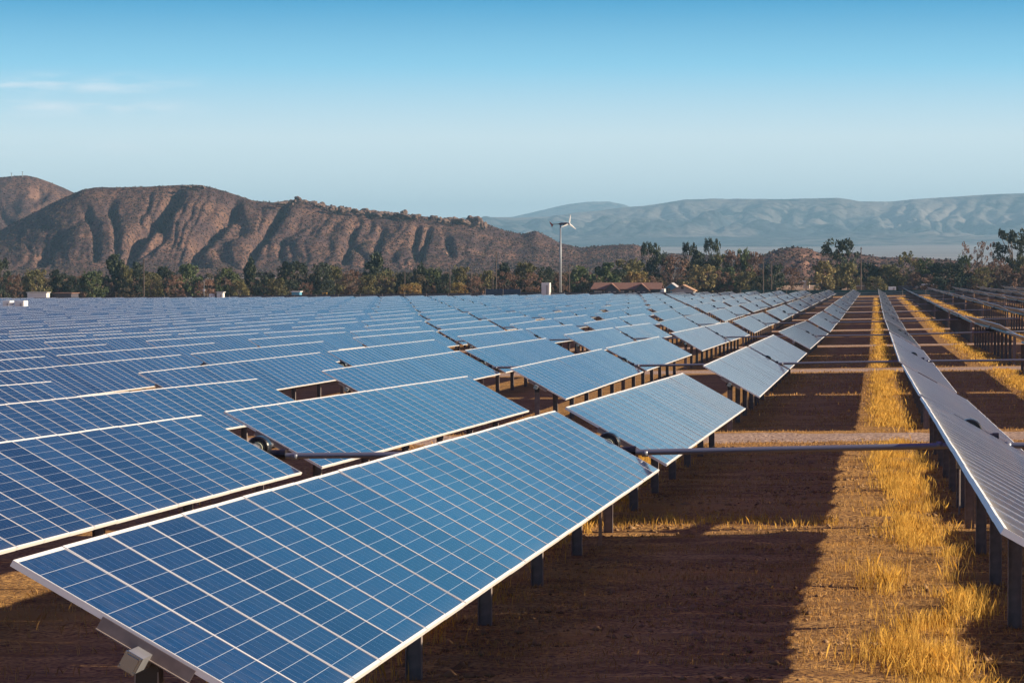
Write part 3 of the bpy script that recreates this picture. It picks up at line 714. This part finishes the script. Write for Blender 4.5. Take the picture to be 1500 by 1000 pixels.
def tree(x, ytop, wpx, Y, kind, leaf, label, seed=0, name='tree'):
    X = px(x, Y); dist = sqrt(X * X + Y * Y); g = float(gz(X, Y)) - .1
    h = CAMZ - (ytop - HZ) / FPX * dist - g; w = wpx / FPX * dist
    r = empty(name, (X, Y, g), seed * 1.7 + x); tag(r, label, 'tree' if name != 'shrub' else 'shrub', 'trees beyond the solar field' if name != 'shrub' else 'shrubs beyond the solar field')
    if kind == 'pine': w *= 1.75
    link('crown', crown_me(kind, seed % 3, leaf), r, scale=(w, w, h))
    link('trunk', trunk_me(kind, seed % 3), r, scale=(h * .75 + w * .25,) * 2 + (h,))
    return r
NICE = {'pine': ('dark green conifer', 'pine_tree'), 'dark': ('dark round evergreen tree', 'evergreen_tree'), 'olive': ('olive green bushy tree', 'olive_green_tree'), 'green': ('mid green leafy tree', 'leafy_tree'),
        'bare': ('bare brown twiggy tree', 'bare_tree'), 'gold': ('golden dry shrub', 'shrub'), 'pale': ('pale yellowish green tree', 'pale_tree')}
T_ = [  # image x, top y, width px, distance, crown, leaf, own label
    (2, 380, 30, 742, 'round', 'dark', 'dark tree cut by the left frame edge below the hill'), (22, 403, 34, 735, 'bare', 'bare', None), (53, 394, 42, 730, 'round', 'olive', 'round olive tree with forked trunk behind the white trailer'),
    (86, 396, 26, 750, 'pine', 'dark', None), (107, 404, 24, 745, 'round', 'dark', None), (136, 396, 42, 748, 'round', 'green', None), (168, 374, 30, 765, 'pine', 'pine', 'tallest dark conifer rising from the left third of the tree line'),
    (184, 389, 24, 760, 'round', 'olive', None), (201, 386, 28, 765, 'pine', 'dark', None), (221, 400, 36, 740, 'round', 'olive', None), (241, 391, 32, 758, 'round', 'dark', None), (257, 403, 34, 738, 'bare', 'bare', None),
    (276, 388, 42, 752, 'round', 'green', None), (302, 410, 36, 735, 'bare', 'bare', None), (332, 392, 38, 750, 'round', 'green', None), (350, 410, 30, 738, 'round', 'olive', None), (368, 384, 24, 762, 'pine', 'pine', None), (388, 398, 38, 750, 'round', 'dark', None),
    (406, 408, 30, 735, 'round', 'olive', None), (429, 384, 52, 752, 'round', 'dark', 'widest dark evergreen in the left half of the tree line'), (447, 414, 26, 728, 'bare', 'bare', None), (471, 386, 36, 755, 'round', 'dark', None), (490, 389, 34, 758, 'round', 'olive', None),
    (474, 412, 32, 730, 'round', 'dark', None), (516, 397, 42, 738, 'bare', 'bare', None), (540, 403, 34, 735, 'round', 'olive', None), (551, 372, 34, 765, 'pine', 'pine', 'tall dark conifer standing out above the centre left tree line'), (567, 397, 38, 748, 'bare', 'olive', None),
    (591, 398, 34, 750, 'round', 'dark', None), (615, 390, 26, 758, 'pine', 'dark', None), (633, 392, 38, 755, 'round', 'green', None), (655, 402, 30, 748, 'round', 'dark', None), (606, 415, 26, 722, 'round', 'gold', None), (590, 417, 16, 720, 'round', 'gold', None), (675, 390, 34, 756, 'round', 'olive', None),
    (671, 414, 28, 722, 'round', 'gold', None), (697, 406, 30, 735, 'bare', 'bare', None), (714, 397, 30, 750, 'round', 'olive', None), (738, 387, 26, 758, 'pine', 'dark', None), (743, 399, 38, 738, 'bare', 'bare', None), (769, 385, 42, 752, 'round', 'olive', None), (780, 400, 34, 738, 'bare', 'bare', None),
    (799, 392, 32, 750, 'round', 'dark', None), (822, 404, 28, 745, 'bare', 'bare', None), (850, 389, 36, 752, 'round', 'green', None), (886, 386, 34, 755, 'pine', 'green', None), (905, 395, 36, 760, 'round', 'dark', None), (921, 380, 62, 770, 'round', 'olive', 'wide olive tree directly behind the brown roofed house'),
    (932, 398, 42, 742, 'round', 'gold', 'golden leaved tree just behind the middle of the brown roofed house'), (953, 354, 34, 790, 'umbrella', 'pine', 'tall dark pine rising behind the right half of the brown house'), (968, 370, 36, 785, 'round', 'dark', None), (988, 376, 50, 775, 'bare', 'bare', None), (1010, 354, 26, 795, 'umbrella', 'dark', 'slender tall pine, the shorter of the thin pair right of the house'),
    (1023, 370, 30, 785, 'pine', 'dark', None), (1043, 348, 28, 800, 'umbrella', 'pine', 'tallest slender pine with a tuft crown above the grey gabled house'), (1055, 372, 36, 785, 'round', 'olive', None), (1028, 389, 58, 745, 'round', 'pale', 'broad pale green tree behind the grey gabled house'), (1071, 369, 34, 780, 'bare', 'bare', None), (1089, 365, 30, 785, 'round', 'green', None),
    (1062, 392, 40, 748, 'round', 'green', None), (1105, 371, 34, 780, 'bare', 'bare', None), (1094, 398, 34, 745, 'round', 'olive', None), (1133, 388, 36, 752, 'round', 'dark', None), (1111, 404, 26, 735, 'round', 'dark', None), (1160, 393, 36, 765, 'bare', 'bare', None),
    (1205, 384, 30, 735, 'pine', 'pale', 'light green conifer foliaged to the ground beside the bare tan lot'), (1229, 350, 52, 775, 'umbrella', 'pine', 'big dark pine with forked crown left of the tall utility pole'), (1241, 386, 42, 750, 'round', 'olive', None), (1270, 384, 42, 770, 'round', 'dark', None), (1282, 405, 34, 735, 'round', 'olive', None), (1302, 388, 40, 765, 'round', 'olive', None),
    (1328, 370, 42, 770, 'bare', 'olive', 'tall olive brown tree between the two largest pines'), (1354, 380, 32, 775, 'round', 'green', None), (1386, 385, 60, 750, 'round', 'dark', 'widest dark bushy tree near the right end of the tree line'), (1413, 373, 28, 775, 'round', 'green', None), (1433, 348, 44, 770, 'sparse', 'bare', 'tall sparse reddish bare tree left of the rightmost big pine'),
    (1481, 337, 54, 760, 'umbrella', 'dark', 'rightmost big pine, tallest tree in the picture'), (1462, 380, 40, 750, 'bare', 'bare', None), (1497, 376, 36, 755, 'round', 'olive', None), (1440, 392, 40, 742, 'bare', 'olive', None), (1518, 366, 40, 770, 'round', 'dark', 'dark tree at the right frame edge behind the rightmost pine')]
cnt = {}
for i, (x, yt, w, Y, kind, leaf, lab) in enumerate(sorted(T_)):
    nm, on = NICE[leaf]
    if lab is None:
        cnt[leaf] = cnt.get(leaf, 0) + 1
        lab = f'{nm} in the far tree line, {ordn(cnt[leaf])} such one from the left'
    tree(x, yt, w, Y, kind, leaf, lab, i, on)
# low thicket behind and between the trees: one mass
V, F, V2 = [], [], []; o_ = 0
for i in range(640):
    x = RNG.uniform(-60, 1560); Y = RNG.uniform(745, 960)
    if 1128 < x < 1196: continue
    X = px(x, Y); h = RNG.uniform(3.0, 7.2) * (1 if x < 1120 or x > 1200 else .7); w = RNG.uniform(4, 9)
    v, f = _crn[i % 4] if i >= 4 else (None, None)
    if v is None:
        if i == 0: _crn = {}
        _crn[i] = crown('round', 50 + i); v, f = _crn[i]
    if i % 2: V2.append(v * np.array([w, w, h]) + np.array([X, Y, float(gz(X, Y)) - .4])); continue
    v = v * np.array([w, w, h]) + np.array([X, Y, float(gz(X, Y)) - .4]); V.append(v); F.append(f + o_); o_ += len(v)
tag(link('thicket', npmesh('thicket', np.concatenate(V), np.concatenate(F), LEAF['thicket'], False)), 'dark olive brush filling the foot of the far tree line', 'brush', kind='stuff')

V2 = np.concatenate(V2); tag(link('dry_brush', npmesh('dry_brush', V2, np.arange(len(V2)).reshape(-1, 4), LEAF['brush'], False)), 'leafless brown brush mixed into the far tree line', 'brush', kind='stuff')
# ------------------------------------------------------------------ things at the edge of the field
def put(o, x, Y, dz=0, rz=0):
    X = px(x, Y); o.location = (X, Y, float(gz(X, Y)) + dz); o.rotation_euler = (0, 0, rz); return o
MPX = lambda Y: Y / FPX
# wind turbine
Y = 702; t = put(empty('wind_turbine', (0, 0, 0)), 821, Y); s_ = MPX(Y)
g0 = t.location.z; hub = pz(328, Y * 1.0) - g0
tag(t, 'small three bladed wind turbine with red tail vane on a tall pale pole', 'wind turbine')
mb = MB(); mb.tube([(0, 0, -.3), (0, 0, hub * .5), (0, 0, hub - .2)], [.34, .28, .18], 14); mb.build('pole', M['whitepole'], t, True)
mb = MB(); mb.tube([(-.5, 0, hub), (.2, 0, hub + .05), (1.6, 0, hub + .1), (2.2, -.1, hub + .1)], [.15, .33, .33, .2], 12); mb.build('nacelle', M['walldark'], t, True)
mb = MB(); mb.tube([(-.4, 0, hub), (-2.5, .0, hub - .1)], .09, 8); mb.build('tail_boom', M['walldark'], t)
mb = MB(); q = [(-1.9, hub - .2), (-3.0, hub + .75), (-2.75, hub + .1), (-2.3, hub - .9)]
mb.add([(a, -.03, b) for a, b in q] + [(a, .03, b) for a, b in q], [(0, 1, 2, 3), (7, 6, 5, 4), (0, 4, 5, 1), (1, 5, 6, 2), (2, 6, 7, 3), (3, 7, 4, 0)]); mb.build('tail_vane', M['red'], t)
mb = MB(); mb.tube([(2.2, -.1, hub + .1), (2.7, -.15, hub + .1)], [.28, .05], 10); mb.build('nose_cone', M['white'], t, True)
for a in (radians(98), radians(218), radians(338)):
    mb = MB(); ax = Vector((.45, -.85, 0)).normalized()      # blades in a plane turned partly to the camera
    e1 = Vector((0, 0, 1)); e2 = ax.cross(e1); d = e2 * cos(a) * 1 + e1 * sin(a); n_ = ax
    B = Vector((2.35, -.1, hub + .1)); sd_ = d.cross(n_)
    P = []
    for r_, c in ((.15, .13), (.5, .2), (1.4, .15), (2.4, .07)):
        for u_, v_ in ((-1, 0), (0, .05), (1, 0), (0, -.05)): P.append(B + d * r_ + sd_ * c * u_ + n_ * v_)
    F_ = [(i * 4 + k, i * 4 + (k + 1) % 4, i * 4 + 4 + (k + 1) % 4, i * 4 + 4 + k) for i in range(3) for k in range(4)] + [(0, 3, 2, 1), (12, 13, 14, 15)]
    mb.add(P, F_); mb.build('blade', M['white'], t)
# gabled buildings
def gable(mb, cx_, w, d0, d1, eave, peak, over, mr, mw):
    """gable end facing -Y at d0; ridge along Y"""
    v = [(cx_ - w / 2, d0, 0), (cx_ + w / 2, d0, 0), (cx_ + w / 2, d0, eave), (cx_, d0, peak), (cx_ - w / 2, d0, eave)]
    v2 = [(a, d1, c) for a, b, c in v]; mb.add(v + v2, [(0, 1, 2, 3, 4), (9, 8, 7, 6, 5), (1, 6, 7, 2), (0, 4, 9, 5)], mw)
    sl = (peak - eave) / (w / 2); e = eave - sl * over; t_ = .18
    for s_ in (-1, 1):
        a = (cx_ + s_ * (w / 2 + over), e + .02); b = (cx_, peak + .02)
        P = [(a[0], d0 - .5, a[1]), (b[0], d0 - .5, b[1]), (b[0], d1, b[1]), (a[0], d1, a[1])]; P += [(x, y, z + t_) for x, y, z in P]
        mb.add(P, [(0, 1, 2, 3), (7, 6, 5, 4), (0, 4, 5, 1), (1, 5, 6, 2), (2, 6, 7, 3), (3, 7, 4, 0)], mr)
Y = 712; s_ = MPX(Y)
h = put(empty('brown_house', (0, 0, 0)), 917, Y, 0); gzh = h.location.z; zt = lambda y: pz(y, Y) - gzh
tag(h, 'long low house with brown roof and two dark front gables', 'house')
w_ = 105 * s_; ev, rg = zt(424.5), zt(415.3)
mb = MB(); mb.box((0, 4.2, ev / 2), (w_ - 1.2, 7.4, ev)); mb.build('wall', M['walldark'], h)
mb = MB(); P = [(-w_ / 2, -.3, ev), (w_ / 2, -.3, ev), (w_ / 2 - .2, 4.2, rg), (-w_ / 2 + .6, 4.2, rg), (w_ / 2, 8.6, ev), (-w_ / 2, 8.6, ev)]; P += [(a, b, c + .2) for a, b, c in P]
mb.add(P, [(0, 3, 2, 1), (3, 5, 4, 2), (6, 7, 8, 9), (9, 8, 10, 11), (0, 1, 7, 6), (1, 2, 8, 7), (2, 4, 10, 8), (4, 5, 11, 10), (5, 3, 9, 11), (3, 0, 6, 9)]); mb.build('roof', M['roofbrown'], h)
for cxp in (896, 940):
    mb = MB(); gable(mb, (cxp - 917) * s_, 20 * s_, -1.1, 3.8, ev, zt(416.0), .5, 1, 0); mb.build('front_gable', [M['walldark'], M['roofbrown']], h)
for xp, wp in ((872.5, 5), (878.5, 6), (886, 4), (910, 8), (923, 4), (930, 4), (953, 0)):
    if wp: mb = MB(); mb.box(((xp - 917) * s_, .42, ev * .45), (wp * s_, .12, ev * .86)); mb.build('wall_panel', M['wallcream'], h)
for xp in (893, 901, 936, 944):
    mb = MB(); mb.box(((xp - 917) * s_, -1.12, ev * .5), (3.6 * s_, .08, ev * .62)); f_ = mb.build('window', M['wallcream'], h)
    mb = MB(); mb.box(((xp - 917) * s_, -1.17, ev * .5), (2.5 * s_, .05, ev * .46)); mb.build('pane', M['glass'], f_)
mb = MB(); mb.box((w_ / 2 + .15, 3, ev * .55), (1.0, 5.5, ev * 1.1)); mb.build('end_wall', M['white'], h)
h = put(empty('blue_house', (0, 0, 0)), 983.5, 722, 0); z_ = lambda y, Y: pz(y, Y) - h.location.z; s_ = MPX(722)
tag(h, 'bright blue gabled house with grey roof beside the long brown house', 'house')
mb = MB(); gable(mb, 0, 23 * s_, 0, 9, z_(424, 722), z_(415.5, 722), .6, 1, 0); mb.build('gabled_block', [M['wallblue'], M['roofgrey']], h)
mb = MB(); mb.box((-.8, -.04, z_(425, 722)), (1.0, .06, 1.1)); mb.build('window', M['glass'], h)
h = put(empty('grey_house', (0, 0, 0)), 1000, 708, 0); s_ = MPX(708)
tag(h, 'grey house end with wide low gable and tan roof edge', 'house')
mb = MB(); gable(mb, 0, 31 * s_, 0, 9, z_(425.5, 708), z_(418, 708), .5, 1, 0); mb.build('gabled_block', [M['wallgrey'], M['rooftan']], h)
mb = MB(); mb.box((-.1, -.04, z_(421.5, 708)), (.7, .06, .7)); mb.build('vent', M['walldark'], h)
# boxes, trailers and sheds round the edge
def shed(name, x, Y, ytop, wpx, depth, m_, label, cat, roof=None, lift=0, door=None):
    o = put(empty(name, (0, 0, 0)), x, Y); s_ = MPX(Y); hh = pz(ytop, Y) - o.location.z
    mb = MB(); mb.box((0, depth / 2, lift + (hh - lift) / 2), (wpx * s_, depth, hh - lift)); b = mb.build('body', m_, o)
    if roof: mb = MB(); mb.box((0, depth / 2, hh + .12), (wpx * s_ + .5, depth + .5, .22)); mb.build('roof', roof, o)
    if door: mb = MB(); mb.box((wpx * s_ * .2, -.03, lift + (hh - lift) * .45), (wpx * s_ * .25, .05, (hh - lift) * .8)); mb.build('door', door, o)
    if lift:
        for a in (-.3, .3):
            mb = MB(); mb.tube([(a * wpx * s_, depth * .15, lift * .8), (a * wpx * s_, depth * .15 + .3, lift * .8)], lift * .8, 12); mb.build('wheel', M['rubber'], o)
    return tag(o, label, cat)
shed('storage_container', 799, 698, 414.5, 12, 3, M['white'], 'white storage box standing left of the wind turbine pole', 'container', None, .5, M['wallgrey'])
shed('travel_trailer', 54, 720, 431, 30, 3, M['white'], 'long white trailer parked under the round olive tree at left', 'trailer', M['roofgrey'], .4)
shed('low_house', 91, 726, 432, 28, 7, M['walldark'], 'low brown roofed house right of the white trailer', 'house', M['roofbrown'])
shed('equipment_cabinet', 309, 672, 432, 6, 2, M['white'], 'smaller white cabinet left of its twin on the field edge', 'cabinet', None, 0, M['wallgrey'])
shed('equipment_cabinet', 322, 672, 430, 9, 2, M['white'], 'larger white cabinet beside the thin mast on the field edge', 'cabinet', M['roofgrey'], 0, M['wallgrey'])
shed('inverter_cabinet', 9, 471, 443, 11, 2.5, M['white'], 'white inverter cabinet among the panels at the left frame edge', 'cabinet', None, 0, M['wallgrey'])
shed('inverter_cabinet', 28, 471, 443, 14, 2.5, M['white'], 'right hand white inverter cabinet among the panels at far left', 'cabinet', None, 0, M['wallgrey'])
shed('pale_shed', 433, 715, 429, 12, 3, M['wallblue'], 'small shed with pale roof left of the yellow tractor', 'shed', M['white'])
shed('white_shed', 1307, 730, 419.5, 11, 3, M['white'], 'small white shed right of the tall utility pole', 'shed', None, 0, M['wallgrey'])
shed('dark_barn', 1328, 745, 419.5, 24, 6, M['walldark'], 'dark low barn beside the small white shed', 'barn', M['walldark'])
shed('flat_roof_barn', 1354, 760, 417, 26, 7, M['wallcream'], 'barn with wide pale flat roof at right of the tree line', 'barn', M['white'])
shed('lot_building', 1181, 880, 412.5, 9, 5, M['wallcream'], 'small pale roofed building behind the bare tan lot', 'building', M['white'])
shed('tan_building', 1262, 760, 419, 18, 6, M['rooftan'], 'low tan building behind the tall utility pole', 'building', M['wallcream'])
c = put(empty('parked_car', (0, 0, 0)), 706, 712); tag(c, 'white car parked left of the dark blue fence', 'car')
mb = MB(); mb.box((0, 0, .75), (4.3, 1.75, .6)); mb.box((-.2, 0, 1.3), (2.4, 1.6, .55)); mb.build('body', M['white'], c)
mb = MB(); mb.box((-.2, -.02, 1.31), (2.1, 1.62, .36)); mb.build('window', M['glass'], c)
for a in (-1.35, 1.35):
    for b in (-.85, .85): mb = MB(); mb.tube([(a, b - .1, .42), (a, b + .1, .42)], .36, 14); mb.build('wheel', M['rubber'], c)
c = put(empty('yellow_tractor', (0, 0, 0)), 475, 716); tag(c, 'small yellow tractor parked in front of the tree line', 'tractor')
mb = MB(); mb.box((0, 0, 1.1), (1.4, 2.6, .8)); mb.build('body', M['yellow'], c)
mb = MB(); mb.box((0, .6, 2.3), (1.3, 1.2, .14)); [mb.box((a, b, 1.9), (.1, .1, .8)) for a in (-.55, .55) for b in (.1, 1.1)]; mb.build('canopy', M['yellow'], c)
for a in (-.8, .8):
    for b, r_ in ((-.9, .45), (.8, .65)): mb = MB(); mb.tube([(a - .15, b, r_), (a + .15, b, r_)], r_, 14); mb.build('wheel', M['rubber'], c)
# fences
def fence(name, xa, xb, Y, ytop, m_, label, post=True, step=3.0):
    Xa, Xb = px(xa, Y), px(xb, Y); n_ = int((Xb - Xa) / step) + 1; mb = MB(); mp_ = []
    root = empty(name, ((Xa + Xb) / 2, Y, float(gz((Xa + Xb) / 2, Y)))); xs_ = np.linspace(Xa, Xb, n_ + 1)
    def zt_(X): return pz(ytop(X) if callable(ytop) else ytop, sqrt(X * X + Y * Y) * 0 + Y)
    O = root.location
    for a, b in zip(xs_[:-1], xs_[1:]):
        ga, gb = float(gz(a, Y)) - .1, float(gz(b, Y)) - .1; ta, tb = zt_(a), zt_(b)
        P = [(a, Y - .02, ga), (b, Y - .02, gb), (b, Y - .02, tb), (a, Y - .02, ta)]; P = P + [(x, y + .04, z) for x, y, z in P]
        mb.add([Vector(p) - O for p in P], [(0, 1, 2, 3), (7, 6, 5, 4), (3, 2, 6, 7)])
    mb.build('screen', m_, root)
    if post:
        for j, a in enumerate(xs_[::2][:100]):
            q = MB(); q.tube([Vector((a, Y - .08, float(gz(a, Y)) - .2)) - O, Vector((a, Y - .08, zt_(a) + .12)) - O], .05, 6); q.build('fence_post', M['galv'], root)
    return tag(root, label, 'fence')
fence('screen_fence', 1085, 1580, 690, 424.2, M['fabric'], 'long dark green screen fence along the far end of the aisle')
fence('dark_fence', -40, 706, 700, lambda X: 424.6 + 9.5 * np.clip((-px(1085, 700) * 0 - X + px(706, 700)) / (px(706, 700) - px(-40, 700)), 0, 1) + 5.2, M['walldark'], 'low dark fence along the far left edge of the panels')
fence('blue_fence', 711, 763, 704, 423.8, M['bluefence'], 'dark blue panel fence below the middle utility pole')
fence('dark_fence', 763, 1085, 700, 428.6, M['walldark'], 'low dark fence between the blue fence and the green screen')
# utility poles
for x, yt, Y, lab, arms in [(211, 379, 722, 'dark wooden utility pole in front of the left dense trees', 0), (299, 412, 672, 'thin pale mast beside the two white cabinets', -1), (593, 396, 735, 'short wooden pole behind the golden shrubs', 0), (659, 389, 735, 'wooden utility pole left of the brown twiggy trees', 0), (690, 394, 735, 'wooden utility pole just left of the white car', 0),
                      (722, 397, 735, 'shorter wooden pole close left of the tall middle pole', 0), (727, 368, 716, 'tall dark utility pole above the dark blue fence', 0), (834, 385, 745, 'wooden pole with crossarm just right of the wind turbine', 1), (1072, 380, 750, 'wooden pole among the brown trees right of the grey house', 0), (1118, 379, 730, 'wooden utility pole left of the bare tan lot', 0), (1130, 384, 740, 'second wooden pole left of the bare tan lot', 0),
                      (1181, 408, 720, 'short dark stump pole in front of the bare tan lot', 0), (1261, 362, 712, 'tall dark utility pole standing at the far end of the aisle', 0)]:
    o = put(empty('utility_pole', (0, 0, 0)), x, Y); hh = pz(yt, Y) - o.location.z
    mb = MB(); mb.tube([(0, 0, -.5), (0, 0, hh)], [.17, .11] if arms >= 0 else [.07, .05], 8); mb.build('pole', M['wood'] if arms >= 0 else M['whitepole'], o)
    if arms > 0: mb = MB(); mb.box((0, -.12, hh - .7), (2.4, .1, .14)); mb.build('crossarm', M['wood'], o)
    elif arms == 0: mb = MB(); mb.box((0, -.14, hh - .5), (.5, .1, .12)); mb.tube([(.2, -.2, hh - .5), (.2, -.2, hh - .25)], .05, 6); mb.build('insulator_bracket', M['wood'], o)
    else: mb = MB(); mb.box((0, -.1, hh * .6), (.5, .25, .5)); mb.box((0, 0, hh), (.6, .1, .1)); mb.build('sensor', M['white'], o)
    tag(o, lab, 'utility pole' if arms >= 0 else 'mast', 'poles along the far edge')

# ------------------------------------------------------------------ grass
def blades(name, P, hgt, wid, m_, lean=.35, seed=1):
    rr = np.random.default_rng(seed); n_ = len(P); a = rr.uniform(0, 2 * pi, n_); d = np.stack([np.cos(a), np.sin(a), 0 * a], 1)
    b = rr.uniform(0, 2 * pi, n_); le = (lean * hgt * rr.uniform(0, 1.4, n_))[:, None] * np.stack([np.cos(b), np.sin(b), 0 * b], 1)
    w = (wid / 2)[:, None] * d; up = np.stack([0 * a, 0 * a, hgt], 1)
    mid = P + le * .35 + up * .6
    V = np.stack([P - w, P + w, mid + w * .75, P + le + up, mid - w * .75], 1).reshape(-1, 3)
    F = np.arange(n_ * 5).reshape(-1, 5)
    return link(name, npmesh(name, V, F, m_, False))
def gmat(name, c1, c2, tl):
    m = D.materials.new(name); m.use_nodes = True; t = m.node_tree; b = t.nodes['Principled BSDF']; n = t.nodes.new; l = t.links.new
    g = n('ShaderNodeNewGeometry'); q = n('ShaderNodeTexNoise'); q.inputs['Scale'].default_value = 3.1; q.inputs['Detail'].default_value = 6; l(g.outputs['Position'], q.inputs[0])
    r = n('ShaderNodeMapRange'); r.inputs[1].default_value = .38; r.inputs[2].default_value = .62; l(q.outputs[0], r.inputs[0])
    x = n('ShaderNodeMix'); x.data_type = 'RGBA'; l(r.outputs[0], x.inputs[0]); x.inputs[6].default_value = (*c1, 1); x.inputs[7].default_value = (*c2, 1)
    l(x.outputs[2], b.inputs['Base Color']); b.inputs['Roughness'].default_value = .7; b.inputs['Specular IOR Level'].default_value = .15
    tr = n('ShaderNodeBsdfTranslucent'); l(x.outputs[2], tr.inputs[0]); ms = n('ShaderNodeMixShader'); ms.inputs[0].default_value = tl
    l(b.outputs[0], ms.inputs[1]); l(tr.outputs[0], ms.inputs[2]); l(ms.outputs[0], t.nodes['Material Output'].inputs[0]); return m
GT = gmat('tall_dry_grass', (.62, .35, .065), (.80, .51, .12), .4)
GS = gmat('cut_stubble', (.42, .23, .07), (.62, .37, .13), .3)
def place(X, Y): return np.stack([X, Y, gz(X, Y) - .02 + np.clip((130 - Y) / 60, 0, 1) * np.clip((Y - 8) / 6, 0, 1) * (.035 * fbm(X * .9, Y * 2.2, 3) + .03 * fbm(X * .25, Y * .8, 9))], 1)
XR = X0 + PIT
PX, PH, PW = [], [], []
for row in (0, 1, 2, 3, 4):                                    # the strip of long grass left of each right hand row
    xr = X0 + PIT * row
    for (ya, yb, dens, hm_, wm) in ((16, 40, 440, .20, .008), (40, 75, 220, .18, .011), (75, 140, 80, .18, .022), (140, 300, 20, .16, .05), (300, 640, 6, .16, .11)):
        if (row > 1 and yb <= 75) or (row == 0 and ya >= 75): continue
        n_ = int((yb - ya) * 2.0 * dens); yy = RNG.uniform(ya, yb, n_); c = -1.0 - .25 * np.clip((yy - 60) / 60, 0, 1) + .2 * vnoise(yy * .22, 0 * yy, 31 + row); xx = xr + c + RNG.normal(0, .31, n_)
        u = ((yy - 75.4) / 65.2) % 1.0
        keep = (u > .07) & (.42 + 1.0 * vnoise(xx * 1.6, yy * .7, 12 + row) + .45 * vnoise(xx * 5, yy * 3, 15) > RNG.uniform(0, 1, n_) * .85)
        xx, yy = xx[keep], yy[keep]; PX.append(np.stack([xx, yy], 1)); k_ = len(xx)
        PH.append(hm_ * RNG.uniform(.45, 1.35, k_) * (1 + .35 * vnoise(xx * .9, yy * .5, 77))); PW.append(np.full(k_, wm) * RNG.uniform(.7, 1.4, k_))
xx = RNG.uniform(-5.2, -.6, 1500); yy = 45.6 + RNG.normal(0, .6, 1500); PX.append(np.stack([xx, yy], 1)); PH.append(RNG.uniform(.05, .17, 1500)); PW.append(RNG.uniform(.008, .015, 1500))
PX = np.concatenate(PX); PH = np.concatenate(PH); PW = np.concatenate(PW)
tag(blades('tall_grass', place(PX[:, 0], PX[:, 1]), PH, PW, GT, .45, 3), 'long golden dry grass growing along the rows', 'grass', kind='stuff')
PX, PH, PW = [], [], []
for (xa, xb, ya, yb, dens, h_, w_) in ((-4.8, 2.6, 20, 48, 330, .055, .008), (-4.8, 3.5, 48, 90, 110, .06, .014), (-5.0, 9, 90, 180, 16, .09, .035), (-11, -4.8, 15, 48, 60, .09, .011), (-14, -4.8, 48, 95, 22, .09, .02), (2.6, 7.5, 48, 90, 60, .085, .016)):
    n_ = int((xb - xa) * (yb - ya) * dens); xx = RNG.uniform(xa, xb, n_); yy = RNG.uniform(ya, yb, n_)
    u = ((yy - 75.4) / 65.2) % 1.0
    keep = (u > .072) & (.5 + .9 * vnoise(xx * .35, yy * 1.7, 44) + .4 * vnoise(xx * 3, yy * 4, 45) > RNG.uniform(0, 1, n_))
    xx, yy = xx[keep], yy[keep]; k_ = len(xx); PX.append(np.stack([xx, yy], 1)); PH.append(h_ * RNG.uniform(.4, 1.7, k_)); PW.append(np.full(k_, w_) * RNG.uniform(.7, 1.4, k_))
PX = np.concatenate(PX); PH = np.concatenate(PH); PW = np.concatenate(PW)
tag(blades('grass_stubble', place(PX[:, 0], PX[:, 1]), PH, PW, GS, .6, 5), 'short cut straw stubble covering the soil between the rows', 'grass', kind='stuff')

# clods and pebbles on the bare soil
n_ = 16000; xx = RNG.uniform(-4.8, 2.6, n_); yy = 17 + 60 * RNG.uniform(0, 1, n_) ** 1.5; k_ = .35 + .9 * vnoise(xx * .7, yy * .7, 70) > RNG.uniform(0, 1, n_) * .8
xx, yy = xx[k_], yy[k_]; C_ = place(xx, yy) + [0, 0, .02]; n_ = len(C_)
O_ = np.array([(1, 0, 0), (0, 1, 0), (-1, 0, 0), (0, -1, 0), (0, 0, 1), (0, 0, -1)]); s_ = (RNG.gamma(1.6, .011, (n_, 1, 1)) + .008) * RNG.uniform(.6, 1.3, (n_, 6, 1)) * np.array([1, 1, .7])
V_ = (C_[:, None] + O_[None] * s_).reshape(-1, 3); F_ = np.array([(0, 1, 4), (1, 2, 4), (2, 3, 4), (3, 0, 4), (1, 0, 5), (2, 1, 5), (3, 2, 5), (0, 3, 5)])
tag(link('soil_clods', npmesh('soil_clods', V_, (F_[None] + 6 * np.arange(n_)[:, None, None]).reshape(-1, 3), mat('soil_clod', (.20, .12, .06), 1, 0, .1, var=(3, (.36, .23, .12), .15)), False)), 'small brown clods and pebbles scattered over the soil', 'clods', kind='stuff')

# ------------------------------------------------------------------ air
mb = MB(); mb.box((-1500, 11000, 137), (21000, 22200, 535))
hz = mb.mesh('haze', []); hzm = D.materials.new('haze_air'); hzm.use_nodes = True; t = hzm.node_tree; t.nodes.remove(t.nodes['Principled BSDF'])
pv = t.nodes.new('ShaderNodeVolumePrincipled'); pv.inputs['Color'].default_value = (.40, .74, 1.0, 1); pv.inputs['Density'].default_value = 1.0 / 14500; pv.inputs['Anisotropy'].default_value = .0
t.links.new(pv.outputs[0], t.nodes['Material Output'].inputs['Volume']); hz.materials.append(hzm)
tag(link('haze', hz), kind='stuff')
